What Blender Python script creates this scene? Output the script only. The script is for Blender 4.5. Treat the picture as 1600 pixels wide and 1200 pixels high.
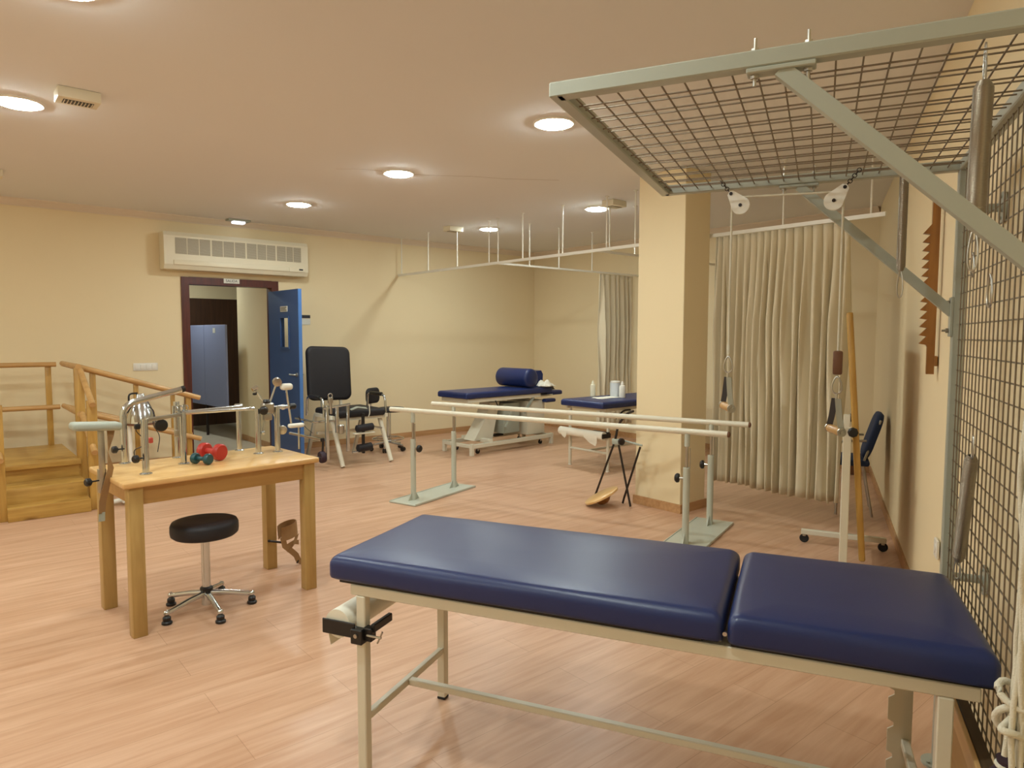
import bpy, bmesh, math, random
from mathutils import Vector, Matrix, Euler
random.seed(7)
sc = bpy.context.scene
for o in list(bpy.data.objects): bpy.data.objects.remove(o)
COL = sc.collection
PI = math.pi
R = math.radians

# ---------------------------------------------------------------- camera
HEAD, PITCH, ROLL, FPX = R(40.2), R(4.0), R(0.1), 1075.0
cam_data = bpy.data.cameras.new('camera')
cam = bpy.data.objects.new('camera', cam_data); COL.objects.link(cam)
cam_data.sensor_fit = 'HORIZONTAL'; cam_data.sensor_width = 36.0
cam_data.lens = FPX / 1600.0 * 36.0
cam_data.clip_start = 0.02
_fh = Vector((math.sin(HEAD), math.cos(HEAD), 0)); _rt = Vector((math.cos(HEAD), -math.sin(HEAD), 0)); _z = Vector((0, 0, 1))
_fw = _fh * math.cos(PITCH) - _z * math.sin(PITCH)
_up = _z * math.cos(PITCH) + _fh * math.sin(PITCH)
_r = _rt * math.cos(ROLL) + _up * math.sin(ROLL); _u = _up * math.cos(ROLL) - _rt * math.sin(ROLL)
cam.matrix_world = Matrix(((_r.x, _u.x, -_fw.x, 0), (_r.y, _u.y, -_fw.y, 0), (_r.z, _u.z, -_fw.z, 1.48), (0, 0, 0, 1)))
sc.camera = cam

# ---------------------------------------------------------------- world, exposure
w = bpy.data.worlds.new('world'); sc.world = w; w.use_nodes = True
bg = w.node_tree.nodes['Background']; bg.inputs[0].default_value = (1.0, 0.86, 0.7, 1); bg.inputs[1].default_value = 0.02
sc.view_settings.view_transform = 'Standard'; sc.view_settings.look = 'None'
sc.view_settings.exposure = 0.0; sc.view_settings.gamma = 1.0; sc.view_settings.use_curve_mapping = False
LAMP_STRENGTH = 193.0
LAMP_COLOUR = (0.90, 1.0, 0.96)

# ---------------------------------------------------------------- materials
def lin(c):
    c = c / 255.0
    return c / 12.92 if c <= 0.04045 else ((c + 0.055) / 1.055) ** 2.4
def rgb(h): return (lin(int(h[0:2], 16)), lin(int(h[2:4], 16)), lin(int(h[4:6], 16)), 1)
def mat(name, h, rough=0.5, metal=0.0, spec=0.5, bump=0.0, bscale=60.0, vary=0.0, vscale=6.0, coat=0.0):
    m = bpy.data.materials.new(name); m.use_nodes = True
    nt = m.node_tree; b = nt.nodes['Principled BSDF']
    b.inputs['Base Color'].default_value = rgb(h); b.inputs['Roughness'].default_value = rough
    b.inputs['Metallic'].default_value = metal; b.inputs['Specular IOR Level'].default_value = spec
    b.inputs['Coat Weight'].default_value = coat
    tc = nt.nodes.new('ShaderNodeTexCoord')
    if bump:
        n = nt.nodes.new('ShaderNodeTexNoise'); n.inputs['Scale'].default_value = bscale; n.inputs['Detail'].default_value = 3
        bp = nt.nodes.new('ShaderNodeBump'); bp.inputs['Strength'].default_value = bump; bp.inputs['Distance'].default_value = 0.002
        nt.links.new(tc.outputs['Object'], n.inputs['Vector']); nt.links.new(n.outputs['Fac'], bp.inputs['Height'])
        nt.links.new(bp.outputs['Normal'], b.inputs['Normal'])
    if vary:
        n = nt.nodes.new('ShaderNodeTexNoise'); n.inputs['Scale'].default_value = vscale; n.inputs['Detail'].default_value = 4
        mp = nt.nodes.new('ShaderNodeMapRange'); mp.inputs['To Min'].default_value = 1 - vary; mp.inputs['To Max'].default_value = 1 + vary
        hs = nt.nodes.new('ShaderNodeHueSaturation'); hs.inputs['Color'].default_value = rgb(h)
        nt.links.new(tc.outputs['Object'], n.inputs['Vector']); nt.links.new(n.outputs['Fac'], mp.inputs['Value'])
        nt.links.new(mp.outputs['Result'], hs.inputs['Value']); nt.links.new(hs.outputs['Color'], b.inputs['Base Color'])
    return m
def wood(name, dark, light, axis='x', rough=0.4, stretch=14.0, knots=0.0, coat=0.0, fine=1.0):
    m = bpy.data.materials.new(name); m.use_nodes = True
    nt = m.node_tree; b = nt.nodes['Principled BSDF']; L = nt.links
    b.inputs['Roughness'].default_value = rough; b.inputs['Coat Weight'].default_value = coat; b.inputs['Coat Roughness'].default_value = 0.15
    tc = nt.nodes.new('ShaderNodeTexCoord'); mp = nt.nodes.new('ShaderNodeMapping')
    s = [stretch * fine] * 3; s['xyz'.index(axis)] = fine * 1.0
    mp.inputs['Scale'].default_value = s; mp.inputs['Location'].default_value = (3.1, 1.7, 5.3)
    n = nt.nodes.new('ShaderNodeTexNoise'); n.inputs['Scale'].default_value = 2.2; n.inputs['Detail'].default_value = 5; n.inputs['Distortion'].default_value = 0.6
    cr = nt.nodes.new('ShaderNodeValToRGB')
    cr.color_ramp.elements[0].position = 0.3; cr.color_ramp.elements[0].color = rgb(dark)
    cr.color_ramp.elements[1].position = 0.68; cr.color_ramp.elements[1].color = rgb(light)
    L.new(tc.outputs['Object'], mp.inputs['Vector']); L.new(mp.outputs['Vector'], n.inputs['Vector']); L.new(n.outputs['Fac'], cr.inputs['Fac'])
    out = cr.outputs['Color']
    if knots:
        mk = nt.nodes.new('ShaderNodeMapping'); sk = [9.0] * 3; sk['xyz'.index(axis)] = 3.0; mk.inputs['Scale'].default_value = sk
        v = nt.nodes.new('ShaderNodeTexVoronoi'); v.inputs['Scale'].default_value = 1.0
        kr = nt.nodes.new('ShaderNodeValToRGB'); kr.color_ramp.elements[0].position = 0.06; kr.color_ramp.elements[0].color = (1, 1, 1, 1)
        kr.color_ramp.elements[1].position = 0.2; kr.color_ramp.elements[1].color = (0, 0, 0, 1)
        mx = nt.nodes.new('ShaderNodeMixRGB'); mx.inputs['Color2'].default_value = rgb('6b3f16')
        mu = nt.nodes.new('ShaderNodeMath'); mu.operation = 'MULTIPLY'; mu.inputs[1].default_value = knots
        L.new(tc.outputs['Object'], mk.inputs['Vector']); L.new(mk.outputs['Vector'], v.inputs['Vector']); L.new(v.outputs['Distance'], kr.inputs['Fac'])
        L.new(kr.outputs['Color'], mu.inputs[0]); L.new(mu.outputs['Value'], mx.inputs['Fac']); L.new(out, mx.inputs['Color1']); out = mx.outputs['Color']
    L.new(out, b.inputs['Base Color'])
    return m
def floor_mat():
    m = bpy.data.materials.new('laminate_floor'); m.use_nodes = True
    nt = m.node_tree; b = nt.nodes['Principled BSDF']; L = nt.links
    b.inputs['Roughness'].default_value = 0.36; b.inputs['Specular IOR Level'].default_value = 0.5
    tc = nt.nodes.new('ShaderNodeTexCoord')
    br = nt.nodes.new('ShaderNodeTexBrick'); br.offset = 0.37; br.inputs['Scale'].default_value = 1.0
    br.inputs['Brick Width'].default_value = 1.28; br.inputs['Row Height'].default_value = 0.195; br.inputs['Mortar Size'].default_value = 0.0012
    br.inputs['Mortar Smooth'].default_value = 0.3
    br.inputs['Color1'].default_value = rgb('cda588'); br.inputs['Color2'].default_value = rgb('d3ac90'); br.inputs['Mortar'].default_value = rgb('b08a6c')
    L.new(tc.outputs['Object'], br.inputs['Vector'])
    mp = nt.nodes.new('ShaderNodeMapping'); mp.inputs['Scale'].default_value = (1.1, 13, 1)
    n = nt.nodes.new('ShaderNodeTexNoise'); n.inputs['Scale'].default_value = 1.5; n.inputs['Detail'].default_value = 6; n.inputs['Roughness'].default_value = 0.6; n.inputs['Distortion'].default_value = 0.5
    L.new(tc.outputs['Object'], mp.inputs['Vector']); L.new(mp.outputs['Vector'], n.inputs['Vector'])
    cr = nt.nodes.new('ShaderNodeValToRGB'); cr.color_ramp.elements[0].position = 0.32; cr.color_ramp.elements[0].color = rgb('e6dacf')
    cr.color_ramp.elements[1].position = 0.66; cr.color_ramp.elements[1].color = (1, 1, 1, 1)
    L.new(n.outputs['Fac'], cr.inputs['Fac'])
    mx = nt.nodes.new('ShaderNodeMixRGB'); mx.blend_type = 'MULTIPLY'; mx.inputs['Fac'].default_value = 1.0
    L.new(br.outputs['Color'], mx.inputs['Color1']); L.new(cr.outputs['Color'], mx.inputs['Color2'])
    L.new(mx.outputs['Color'], b.inputs['Base Color'])
    return m
def glass_mat():
    m = bpy.data.materials.new('pane_glass'); m.use_nodes = True
    b = m.node_tree.nodes['Principled BSDF']; b.inputs['Transmission Weight'].default_value = 1.0
    b.inputs['Roughness'].default_value = 0.02; b.inputs['IOR'].default_value = 1.1; b.inputs['Base Color'].default_value = (0.95, 0.97, 0.95, 1)
    return m
def emit_mat(name, col, s):
    m = bpy.data.materials.new(name); m.use_nodes = True
    b = m.node_tree.nodes['Principled BSDF']; b.inputs['Emission Color'].default_value = (*col, 1); b.inputs['Emission Strength'].default_value = s
    b.inputs['Base Color'].default_value = (0.8, 0.8, 0.8, 1)
    return m
M = dict(
    wall=mat('cream_wall_paint', 'e8d6b0', 0.85, bump=0.12, bscale=180, vary=0.015, vscale=2),
    ceil=mat('matt_ceiling_paint', 'e6e5e4', 0.9, bump=0.08, bscale=90, vary=0.012, vscale=1.5),
    crown=mat('cornice_paint', 'dfcfba', 0.8), floor=floor_mat(),
    skirt=wood('skirting_wood', 'b08458', 'c4996c', 'x', 0.45),
    mahog=wood('mahogany_stain', '43180f', '5a2417', 'z', 0.4),
    blue=mat('blue_door_laminate', '334f80', 0.42, vary=0.05, vscale=3), blue_edge=mat('blue_door_edging', '4a76b5', 0.4),
    pine=wood('pine_along', 'a87d38', 'c69e54', 'x', 0.4, 12, 0.75), pine_z=wood('pine_upright', 'a87d38', 'c49c52', 'z', 0.4, 12, 0.3),
    pine_y=wood('pine_across', 'a87d38', 'c69e54', 'y', 0.4, 12, 0.3),
    dowel=wood('pine_dowel', 'b58a52', 'cda26a', 'x', 0.35, 10),
    beech=wood('beech_top', 'd3a566', 'e2ba80', 'x', 0.3, 9, coat=0.3), beech_z=wood('beech_leg', 'ab8a50', 'bd9d62', 'z', 0.38, 10),
    beech_d=wood('beech_apron', 'aa8148', 'bb9258', 'x', 0.38, 10),
    chrome=mat('chrome', 'ccd2d6', 0.16, 1.0), steel=mat('brushed_steel', 'b5b2aa', 0.32, 1.0), zinc=mat('zinc_wire', '857a6a', 0.45, 0.75),
    ivory=mat('ivory_enamel', 'd9d3c0', 0.38, coat=0.2), greyen=mat('grey_green_enamel', 'b9bcae', 0.38, coat=0.2),
    cage=mat('cage_grey_enamel', 'a4a79b', 0.36, coat=0.15), white=mat('white_plastic', 'e8e4da', 0.4), whitemet=mat('white_enamel', 'e6e2d6', 0.35, coat=0.2),
    acw=mat('aged_white_plastic', 'e2d9c0', 0.45), grille=mat('grey_grille', '9d9482', 0.6, bump=0.5, bscale=400),
    navy=mat('navy_vinyl', '1c2b5c', 0.38, bump=0.10, bscale=260, spec=0.5), blackv=mat('black_vinyl', '222024', 0.55, bump=0.15, bscale=220, spec=0.35),
    blackp=mat('black_plastic', '141314', 0.4), rubber=mat('black_rubber', '18171a', 0.7),
    cloth=mat('cream_curtain_cloth', 'd9ccb0', 0.9, bump=0.25, bscale=500), paper=mat('white_paper', 'ebe6d6', 0.85, bump=0.2, bscale=120),
    red=mat('red_vinyl_coating', 'b8352c', 0.35), teal=mat('dark_teal_vinyl_coating', '1d4a50', 0.35), leather=mat('tan_leather', '9a7850', 0.6, vary=0.1, vscale=20),
    brownl=mat('brown_leather', '6b452c', 0.6), rope=mat('white_cotton_rope', 'd3ccb8', 0.85, bump=0.8, bscale=300), springm=mat('spring_steel', 'a09789', 0.35, 0.9, bump=0.0),
    greyp=mat('grey_padding', 'a3a89c', 0.5), dark=mat('dark_metal', '2c2320', 0.45, 0.3), lav=mat('blue_grey_laminate', '8b93b4', 0.45),
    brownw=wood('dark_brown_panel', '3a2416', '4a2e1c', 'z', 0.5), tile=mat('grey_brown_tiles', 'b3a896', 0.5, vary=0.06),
    plaque=mat('pale_plaque', 'd8d6cc', 0.4), ink=mat('dark_ink', '2a2a30', 0.6), mirror=mat('mirror_glass', 'e8eaea', 0.03, 1.0),
    strapk=mat('dark_webbing', '3b3430', 0.8), strapg=mat('grey_webbing', '8e8874', 0.8), bluefab=mat('blue_fabric', '2a3a5e', 0.8),
    ladder=wood('varnished_ladder_wood', '835524', '9f6c34', 'z', 0.35, 10), stain=wood('dark_stained_board', '3e2f1e', '6a543a', 'x', 0.6, 10),
    crackm=mat('plaster_crack', '9c8a7a', 0.9), pane=glass_mat(), lamp=emit_mat('lamp_diffuser', LAMP_COLOUR, LAMP_STRENGTH), hall=emit_mat('corridor_lamp_diffuser', (1.0, 0.9, 0.62), 7.0), cool=emit_mat('emergency_diffuser', (0.85, 0.9, 1.0), 1.6),
    purple=mat('dark_purple_bag', '2a1526', 0.6), pinkred=mat('red_plastic', 'b4483a', 0.5), tin=mat('grey_white_tin', 'c9cdd2', 0.35), lotion=mat('cream_bottle', 'e9e3cb', 0.35),
)

# ---------------------------------------------------------------- mesh builder
class MB:
    def __init__(s): s.v = []; s.f = []
    def add(s, vs, fs):
        k = len(s.v); s.v += [Vector(p) for p in vs]; s.f += [tuple(i + k for i in f) for f in fs]; return s
    def box(s, c, d, rot=None):
        c = Vector(c); h = [x / 2 for x in d]; vs = []
        for x in (-1, 1):
            for y in (-1, 1):
                for z in (-1, 1):
                    p = Vector((x * h[0], y * h[1], z * h[2]))
                    if rot is not None: p = rot @ p
                    vs.append(c + p)
        return s.add(vs, [(0, 1, 3, 2), (4, 6, 7, 5), (0, 4, 5, 1), (2, 3, 7, 6), (0, 2, 6, 4), (1, 5, 7, 3)])
    def rbox(s, c, d, r=0.01, seg=3, rot=None):
        bm = bmesh.new(); bmesh.ops.create_cube(bm, size=1.0)
        for v in bm.verts: v.co = Vector((v.co.x * d[0], v.co.y * d[1], v.co.z * d[2]))
        bmesh.ops.bevel(bm, geom=list(bm.edges), offset=min(r, min(d) * 0.49), segments=seg, profile=0.5, affect='EDGES')
        c = Vector(c)
        vs = [c + (rot @ v.co if rot is not None else v.co) for v in bm.verts]
        bm.verts.index_update(); fs = [[v.index for v in f.verts] for f in bm.faces]; bm.free()
        return s.add(vs, fs)
    def bar(s, p0, p1, w, h, up=(0, 0, 1), r=0.0):
        p0 = Vector(p0); p1 = Vector(p1); z = (p1 - p0); L = z.length; z.normalize()
        u = Vector(up)
        if abs(z.dot(u)) > 0.98: u = Vector((0, 1, 0))
        x = u.cross(z).normalized(); y = z.cross(x)
        m = Matrix((x, y, z)).transposed()
        if r: return s.rbox((p0 + p1) / 2, (w, h, L), r, 2, m)
        return s.box((p0 + p1) / 2, (w, h, L), m)
    def tube(s, p0, p1, r, n=14, r2=None):
        return s.path([p0, p1], r, n, rend=r2)
    def path(s, pts, r, n=12, closed=False, rend=None):
        pts = [Vector(p) for p in pts]; N = len(pts); T = []
        for i in range(N):
            a = pts[i - 1] if (i > 0 or closed) else pts[i]; b = pts[(i + 1) % N] if (i < N - 1 or closed) else pts[i]
            T.append((b - a).normalized())
        u = Vector((0, 0, 1)) if abs(T[0].z) < 0.9 else Vector((1, 0, 0))
        x = (u - T[0] * u.dot(T[0])).normalized(); vs = []
        for i in range(N):
            if i:
                x = (x - T[i] * x.dot(T[i]))
                x = x.normalized() if x.length > 1e-6 else Vector((1, 0, 0))
            y = T[i].cross(x); rr = r if rend is None else r + (rend - r) * i / max(1, N - 1)
            for k in range(n):
                a = 2 * PI * k / n; vs.append(pts[i] + (x * math.cos(a) + y * math.sin(a)) * rr)
        fs = []
        for i in range(N if closed else N - 1):
            j = (i + 1) % N
            for k in range(n): fs.append((i * n + k, i * n + (k + 1) % n, j * n + (k + 1) % n, j * n + k))
        if not closed: fs += [tuple(reversed(range(n))), tuple(range((N - 1) * n, N * n))]
        return s.add(vs, fs)
    def lathe(s, prof, base=(0, 0, 0), axis=(0, 0, 1), n=24):
        base = Vector(base); a = Vector(axis).normalized(); u = Vector((1, 0, 0)) if abs(a.x) < 0.9 else Vector((0, 1, 0))
        x = (u - a * u.dot(a)).normalized(); y = a.cross(x); vs = []; fs = []
        for r, z in prof:
            r = max(r, 1e-4)
            for k in range(n):
                t = 2 * PI * k / n; vs.append(base + a * z + (x * math.cos(t) + y * math.sin(t)) * r)
        for i in range(len(prof) - 1):
            for k in range(n): fs.append((i * n + k, i * n + (k + 1) % n, (i + 1) * n + (k + 1) % n, (i + 1) * n + k))
        fs += [tuple(reversed(range(n))), tuple(range((len(prof) - 1) * n, len(prof) * n))]
        return s.add(vs, fs)
    def disc(s, c, r, h, axis=(0, 0, 1), n=24, e=0.0):
        if e: return s.lathe([(r - e, -h / 2), (r, -h / 2 + e), (r, h / 2 - e), (r - e, h / 2)], c, axis, n)
        return s.lathe([(r, -h / 2), (r, h / 2)], c, axis, n)
    def ball(s, c, r, n=16, sc3=(1, 1, 1)):
        c = Vector(c); m = n // 2; vs = []; fs = []
        for i in range(m + 1):
            t = PI * i / m
            for k in range(n):
                a = 2 * PI * k / n
                vs.append(c + Vector((math.sin(t) * math.cos(a) * r * sc3[0], math.sin(t) * math.sin(a) * r * sc3[1], -math.cos(t) * r * sc3[2])))
        for i in range(m):
            for k in range(n): fs.append((i * n + k, i * n + (k + 1) % n, (i + 1) * n + (k + 1) % n, (i + 1) * n + k))
        return s.add(vs, fs)
    def torus(s, c, Rr, r, axis=(0, 0, 1), n=32, m=8):
        c = Vector(c); a = Vector(axis).normalized(); u = Vector((1, 0, 0)) if abs(a.x) < 0.9 else Vector((0, 1, 0))
        x = (u - a * u.dot(a)).normalized(); y = a.cross(x)
        return s.path([c + (x * math.cos(2 * PI * k / n) + y * math.sin(2 * PI * k / n)) * Rr for k in range(n)], r, m, True)
    def prism(s, poly, a, b, fn):
        n = len(poly); vs = [fn(p[0], p[1], a) for p in poly] + [fn(p[0], p[1], b) for p in poly]
        return s.add(vs, [tuple(reversed(range(n))), tuple(range(n, 2 * n))] + [(i, (i + 1) % n, n + (i + 1) % n, n + i) for i in range(n)])
    def strip(s, pts, wvec, t=0.003):
        # a strap: swept ribbon with real thickness
        pts = [Vector(p) for p in pts]; vs = []; fs = []; N = len(pts)
        for i, p in enumerate(pts):
            wv = Vector(wvec[i]) if isinstance(wvec, list) else Vector(wvec)
            a = pts[max(0, i - 1)]; b = pts[min(N - 1, i + 1)]; nrm = wv.cross(b - a).normalized() * t / 2
            vs += [p - wv / 2 - nrm, p + wv / 2 - nrm, p + wv / 2 + nrm, p - wv / 2 + nrm]
        for i in range(N - 1):
            for k in range(4): fs.append((i * 4 + k, i * 4 + (k + 1) % 4, (i + 1) * 4 + (k + 1) % 4, (i + 1) * 4 + k))
        fs += [(3, 2, 1, 0), tuple(range((N - 1) * 4, N * 4))]
        return s.add(vs, fs)
    def build(s, name, m, parent=None, smooth=35):
        me = bpy.data.meshes.new(name); me.from_pydata([tuple(p) for p in s.v], [], s.f)
        bm = bmesh.new(); bm.from_mesh(me); bmesh.ops.recalc_face_normals(bm, faces=bm.faces); bm.to_mesh(me); bm.free()
        if smooth:
            for p in me.polygons: p.use_smooth = True
            me.set_sharp_from_angle(angle=R(smooth))
        me.materials.append(M[m] if isinstance(m, str) else m)
        o = bpy.data.objects.new(name, me); COL.objects.link(o)
        if parent is not None: o.parent = parent
        return o
def fillet(pts, rad, k=5):
    pts = [Vector(p) for p in pts]; out = [pts[0]]
    for i in range(1, len(pts) - 1):
        a, b, c = pts[i - 1], pts[i], pts[i + 1]; d1 = (a - b); d2 = (c - b); l = min(rad, d1.length * 0.49, d2.length * 0.49)
        p = b + d1.normalized() * l; q = b + d2.normalized() * l
        for j in range(k + 1):
            t = j / k; out.append(p * (1 - t) ** 2 + b * 2 * t * (1 - t) + q * t * t)
    out.append(pts[-1]); return out
def thing(name, label, cat, loc=(0, 0, 0), rot=0.0, group=None):
    o = bpy.data.objects.new(name, None); COL.objects.link(o); o.empty_display_size = 0.1
    o.location = loc; o.rotation_euler = (0, 0, R(rot)) if not isinstance(rot, tuple) else rot
    return tag(o, label, cat, group)
def tag(o, label, cat, group=None):
    o['label'] = label; o['category'] = cat
    if group: o['group'] = group
    return o
def struct(o, label=None):
    o['kind'] = 'structure'
    if label: o['label'] = label
    return o
def empty_part(name, parent):
    o = bpy.data.objects.new(name, None); COL.objects.link(o); o.parent = parent; return o
def dup(root, loc=None, rot=None, label=None, group=None):
    r = root.copy(); COL.objects.link(r)
    if loc is not None: r.location = loc
    if rot is not None: r.rotation_euler = (0, 0, R(rot))
    if label: r['label'] = label
    if group: r['group'] = group
    for ch in list(root.children):
        c = ch.copy(); COL.objects.link(c); c.parent = r
        for g in list(ch.children):
            d = g.copy(); COL.objects.link(d); d.parent = c
    return r
def text_mesh(txt, size, m, name, parent, origin, xdir, ydir, depth=0.0006):
    cu = bpy.data.curves.new(name, 'FONT'); cu.body = txt; cu.size = size; cu.align_x = 'CENTER'; cu.align_y = 'CENTER'; cu.extrude = depth
    t = bpy.data.objects.new(name, cu); COL.objects.link(t)
    me = bpy.data.meshes.new_from_object(t.evaluated_get(bpy.context.evaluated_depsgraph_get()))
    bpy.data.objects.remove(t); bpy.data.curves.remove(cu)
    x = Vector(xdir).normalized(); y = Vector(ydir).normalized(); z = x.cross(y)
    mt = Matrix((x, y, z)).transposed().to_4x4(); mt.translation = Vector(origin)
    me.transform(mt); me.materials.clear(); me.materials.append(M[m]); me.name = name
    o = bpy.data.objects.new(name, me); COL.objects.link(o); o.parent = parent
    return o
# ================================================================ the room
H_C = 2.85
WR = Vector((4.728, 1.682, 0)); WD = Vector((math.sin(R(64.4)), math.cos(R(64.4)), 0)); WN = Vector((-WD.y, WD.x, 0))
def wall_pt(X): return WR + WD * ((X - WR.x) / WD.x)
struct(MB().box((2.3, 3.2, -0.05), (11.4, 11.4, 0.1)).build('floor', 'floor', smooth=0))
struct(MB().box((2.3, 3.2, H_C + 0.05), (11.4, 11.4, 0.1)).build('ceiling', 'ceil', smooth=0))
DX0, DX1, DZ = 2.333, 3.305, 2.075          # clear door opening
b = MB(); b.box(((-3.2 + DX0 - .03) / 2, 8.675, H_C / 2), (DX0 - .03 + 3.2, .15, H_C)); b.box(((DX1 + .03 + 7.9) / 2, 8.675, H_C / 2), (7.9 - DX1 - .03, .15, H_C))
b.box(((DX0 + DX1) / 2, 8.675, (DZ + .03 + H_C) / 2), (DX1 - DX0 + .06, .15, H_C - DZ - .03))
struct(b.build('wall_back', 'wall', smooth=0))
struct(MB().box((7.825, 5.8, H_C / 2), (.15, 5.6, H_C)).build('wall_far', 'wall', smooth=0))
struct(MB().box((-3.275, 3.3, H_C / 2), (.15, 10.9, H_C)).build('wall_left', 'wall', smooth=0))
p, q = wall_pt(-3.3), wall_pt(7.9)
struct(MB().bar(p - WN * .075 + _z * H_C / 2, q - WN * .075 + _z * H_C / 2, .15, H_C).build('wall_right', 'wall', smooth=0))
struct(MB().rbox((4.905, 3.66, H_C / 2), (.35, .48, H_C), .006, 2).build('wall_column', 'wall', smooth=0))
# skirting boards and cornice
SK = .075
def skirt(name, p, q, n):
    b = MB(); b.bar(Vector(p) + Vector(n) * .007 + _z * SK / 2, Vector(q) + Vector(n) * .007 + _z * SK / 2, .014, SK); return struct(b.build(name, 'skirt', smooth=0))
skirt('baseboard_back', (-3.2, 8.6, 0), (2.25, 8.6, 0), (0, -1, 0)); skirt('baseboard_back', (3.40, 8.6, 0), (7.75, 8.6, 0), (0, -1, 0))
skirt('baseboard_far', (7.75, 3.13, 0), (7.75, 8.6, 0), (-1, 0, 0))
skirt('baseboard_right', wall_pt(-3.2), wall_pt(7.75), WN)
b = MB(); c = (4.905, 3.66); dx, dy = .35, .48
for s in (-1, 1):
    b.box((c[0] + s * (dx / 2 + .007), c[1], SK / 2), (.014, dy + .028, SK)); b.box((c[0], c[1] + s * (dy / 2 + .007), SK / 2), (dx, .014, SK))
struct(b.build('baseboard_column', 'skirt', smooth=0))
def crown(name, p, q, n):
    n = Vector(n); p = Vector(p); q = Vector(q)
    prof = [(0, 0), (.07, 0), (.066, -.012), (.045, -.026), (.03, -.048), (.012, -.06), (.012, -.07), (0, -.07)]
    d = (q - p)
    b = MB(); b.prism(prof, 0, 1, lambda a, z, t: p + d * t + n * a + _z * (H_C + z)); return struct(b.build(name, 'crown', smooth=30))
crown('trim_1', (-3.2, 8.6, 0), (7.75, 8.6, 0), (0, -1, 0)); crown('trim_2', (7.75, 3.13, 0), (7.75, 8.6, 0), (-1, 0, 0))
b = MB(); b.path([(2.62, 5.35, H_C), (2.78, 5.22, H_C), (2.95, 5.17, H_C)], .0012, 5); b.path([(3.2, 5.1, H_C), (3.42, 4.98, H_C), (3.62, 4.84, H_C), (3.9, 4.72, H_C), (4.3, 4.45, H_C)], .0014, 5)
struct(b.build('trim_3', 'crackm', smooth=0), 'hairline crack across the ceiling plaster')
# door 1: frame, open blue leaf
d1 = struct(bpy.data.objects.new('door_1', None), 'blue hinged door standing open into the room in a mahogany frame'); COL.objects.link(d1); d1.location = (DX1, 8.6, 0)
b = MB(); W0 = .085; xo = DX1
b.box((DX0 - W0 / 2 - xo, .066, DZ / 2 + .04), (W0, .174, DZ + .085)); b.box((DX1 + W0 / 2 - xo, .066, DZ / 2 + .04), (W0, .174, DZ + .085))
b.box(((DX0 + DX1) / 2 - xo, .066, DZ + .0425), (DX1 - DX0, .174, .085))
b.build('door_frame', 'mahog', d1, smooth=0)
LW, LT = .86, .04
def leafbox(b, x0, x1, z0, z1, t=LT, y=0.0): return b.box(((x0 + x1) / 2, y, (z0 + z1) / 2), (x1 - x0, t, z1 - z0))
leaf_rot = Euler((0, 0, R(-88.5)))
b = MB(); wx0, wx1, wz0, wz1 = .36, .58, 1.34, 1.69
leafbox(b, .0, wx0, .012, 2.02); leafbox(b, wx1, LW - .012, .012, 2.02); leafbox(b, wx0, wx1, .012, wz0); leafbox(b, wx0, wx1, wz1, 2.02)
leaf = b.build('door_leaf', 'blue', d1, smooth=0); leaf.location = (-.035, -.04, 0); leaf.rotation_euler = leaf_rot
leafbox(MB(), LW - .012, LW, .012, 2.02).build('edge_strip', 'blue_edge', leaf, smooth=0)
b = MB()
for (x0, x1, z0, z1) in ((wx0 - .02, wx0, wz0 - .02, wz1 + .02), (wx1, wx1 + .02, wz0 - .02, wz1 + .02), (wx0, wx1, wz0 - .02, wz0), (wx0, wx1, wz1, wz1 + .02)): leafbox(b, x0, x1, z0, z1, .056)
b.build('window_bead', 'blue', leaf, smooth=0)
leafbox(MB(), wx0, wx1, wz0, wz1, .006).build('window_pane', 'pane', leaf, smooth=0)
b = MB(); leafbox(b, .36, .56, 1.765, 1.83, .004, -.022); pq = b.build('name_plate', 'plaque', leaf, smooth=0)
b = MB()
for k in range(3): leafbox(b, .375, .545 - .03 * (k % 2), 1.778 + k * .017, 1.785 + k * .017, .002, -.025)
b.build('plate_lettering', 'ink', leaf, smooth=0)
b = MB()
for s in (-1, 1):
    b.disc((LW - .07, s * .025, 1.02), .024, .012, (0, 1, 0)); b.path(fillet([(LW - .07, s * .02, 1.02), (LW - .07, s * .06, 1.02), (LW - .19, s * .06, 1.02)], .02), .009, 10)
b.build('handle', 'steel', leaf)
b = MB(); b.box((2.815, 8.5765, 2.132), (.185, .006, .054)); sg = b.build('exit_sign', 'plaque', None, smooth=0)
tag(sg, 'small white SALIDA sign fixed on the door frame head', 'sign')
text_mesh('SALIDA', .042, 'ink', 'lettering', sg, (2.815, 8.5725, 2.132), (1, 0, 0), (0, 0, 1))
# ---- corridor behind the door
struct(MB().box((2.9, 10.9, -.004), (5.0, 4.5, .01)).build('floor', 'tile', smooth=0))
struct(MB().box((3.44, 9.4, 1.3), (.15, 1.3, 2.6)).build('wall_corridor', 'wall', smooth=0))
b = MB(); b.box((1.0, 10.9, 1.3), (.1, 4.4, 2.6)); struct(b.build('wall_corridor_left', 'wall', smooth=0))
struct(MB().box((5.4, 10.9, 1.3), (.1, 4.4, 2.6)).build('wall_corridor_end', 'wall', smooth=0))
struct(MB().box((3.2, 12.95, 1.3), (4.6, .1, 2.6)).build('wall_corridor_back', 'wall', smooth=0))
struct(MB().box((1.4, 11.92, 1.04), (1.0, .06, 2.08)).build('door_2', 'brownw', smooth=0), 'dark brown door at the end of the corridor')
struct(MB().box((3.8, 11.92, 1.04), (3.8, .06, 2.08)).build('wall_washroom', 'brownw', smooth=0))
struct(MB().box((3.2, 10.9, 2.63), (4.6, 4.4, .06)).build('ceiling', 'ceil', smooth=0))
struct(MB().box((3.3, 11.92, 2.34), (4.6, .08, .52)).build('wall_washroom_upper', 'wall', smooth=0))
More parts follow.
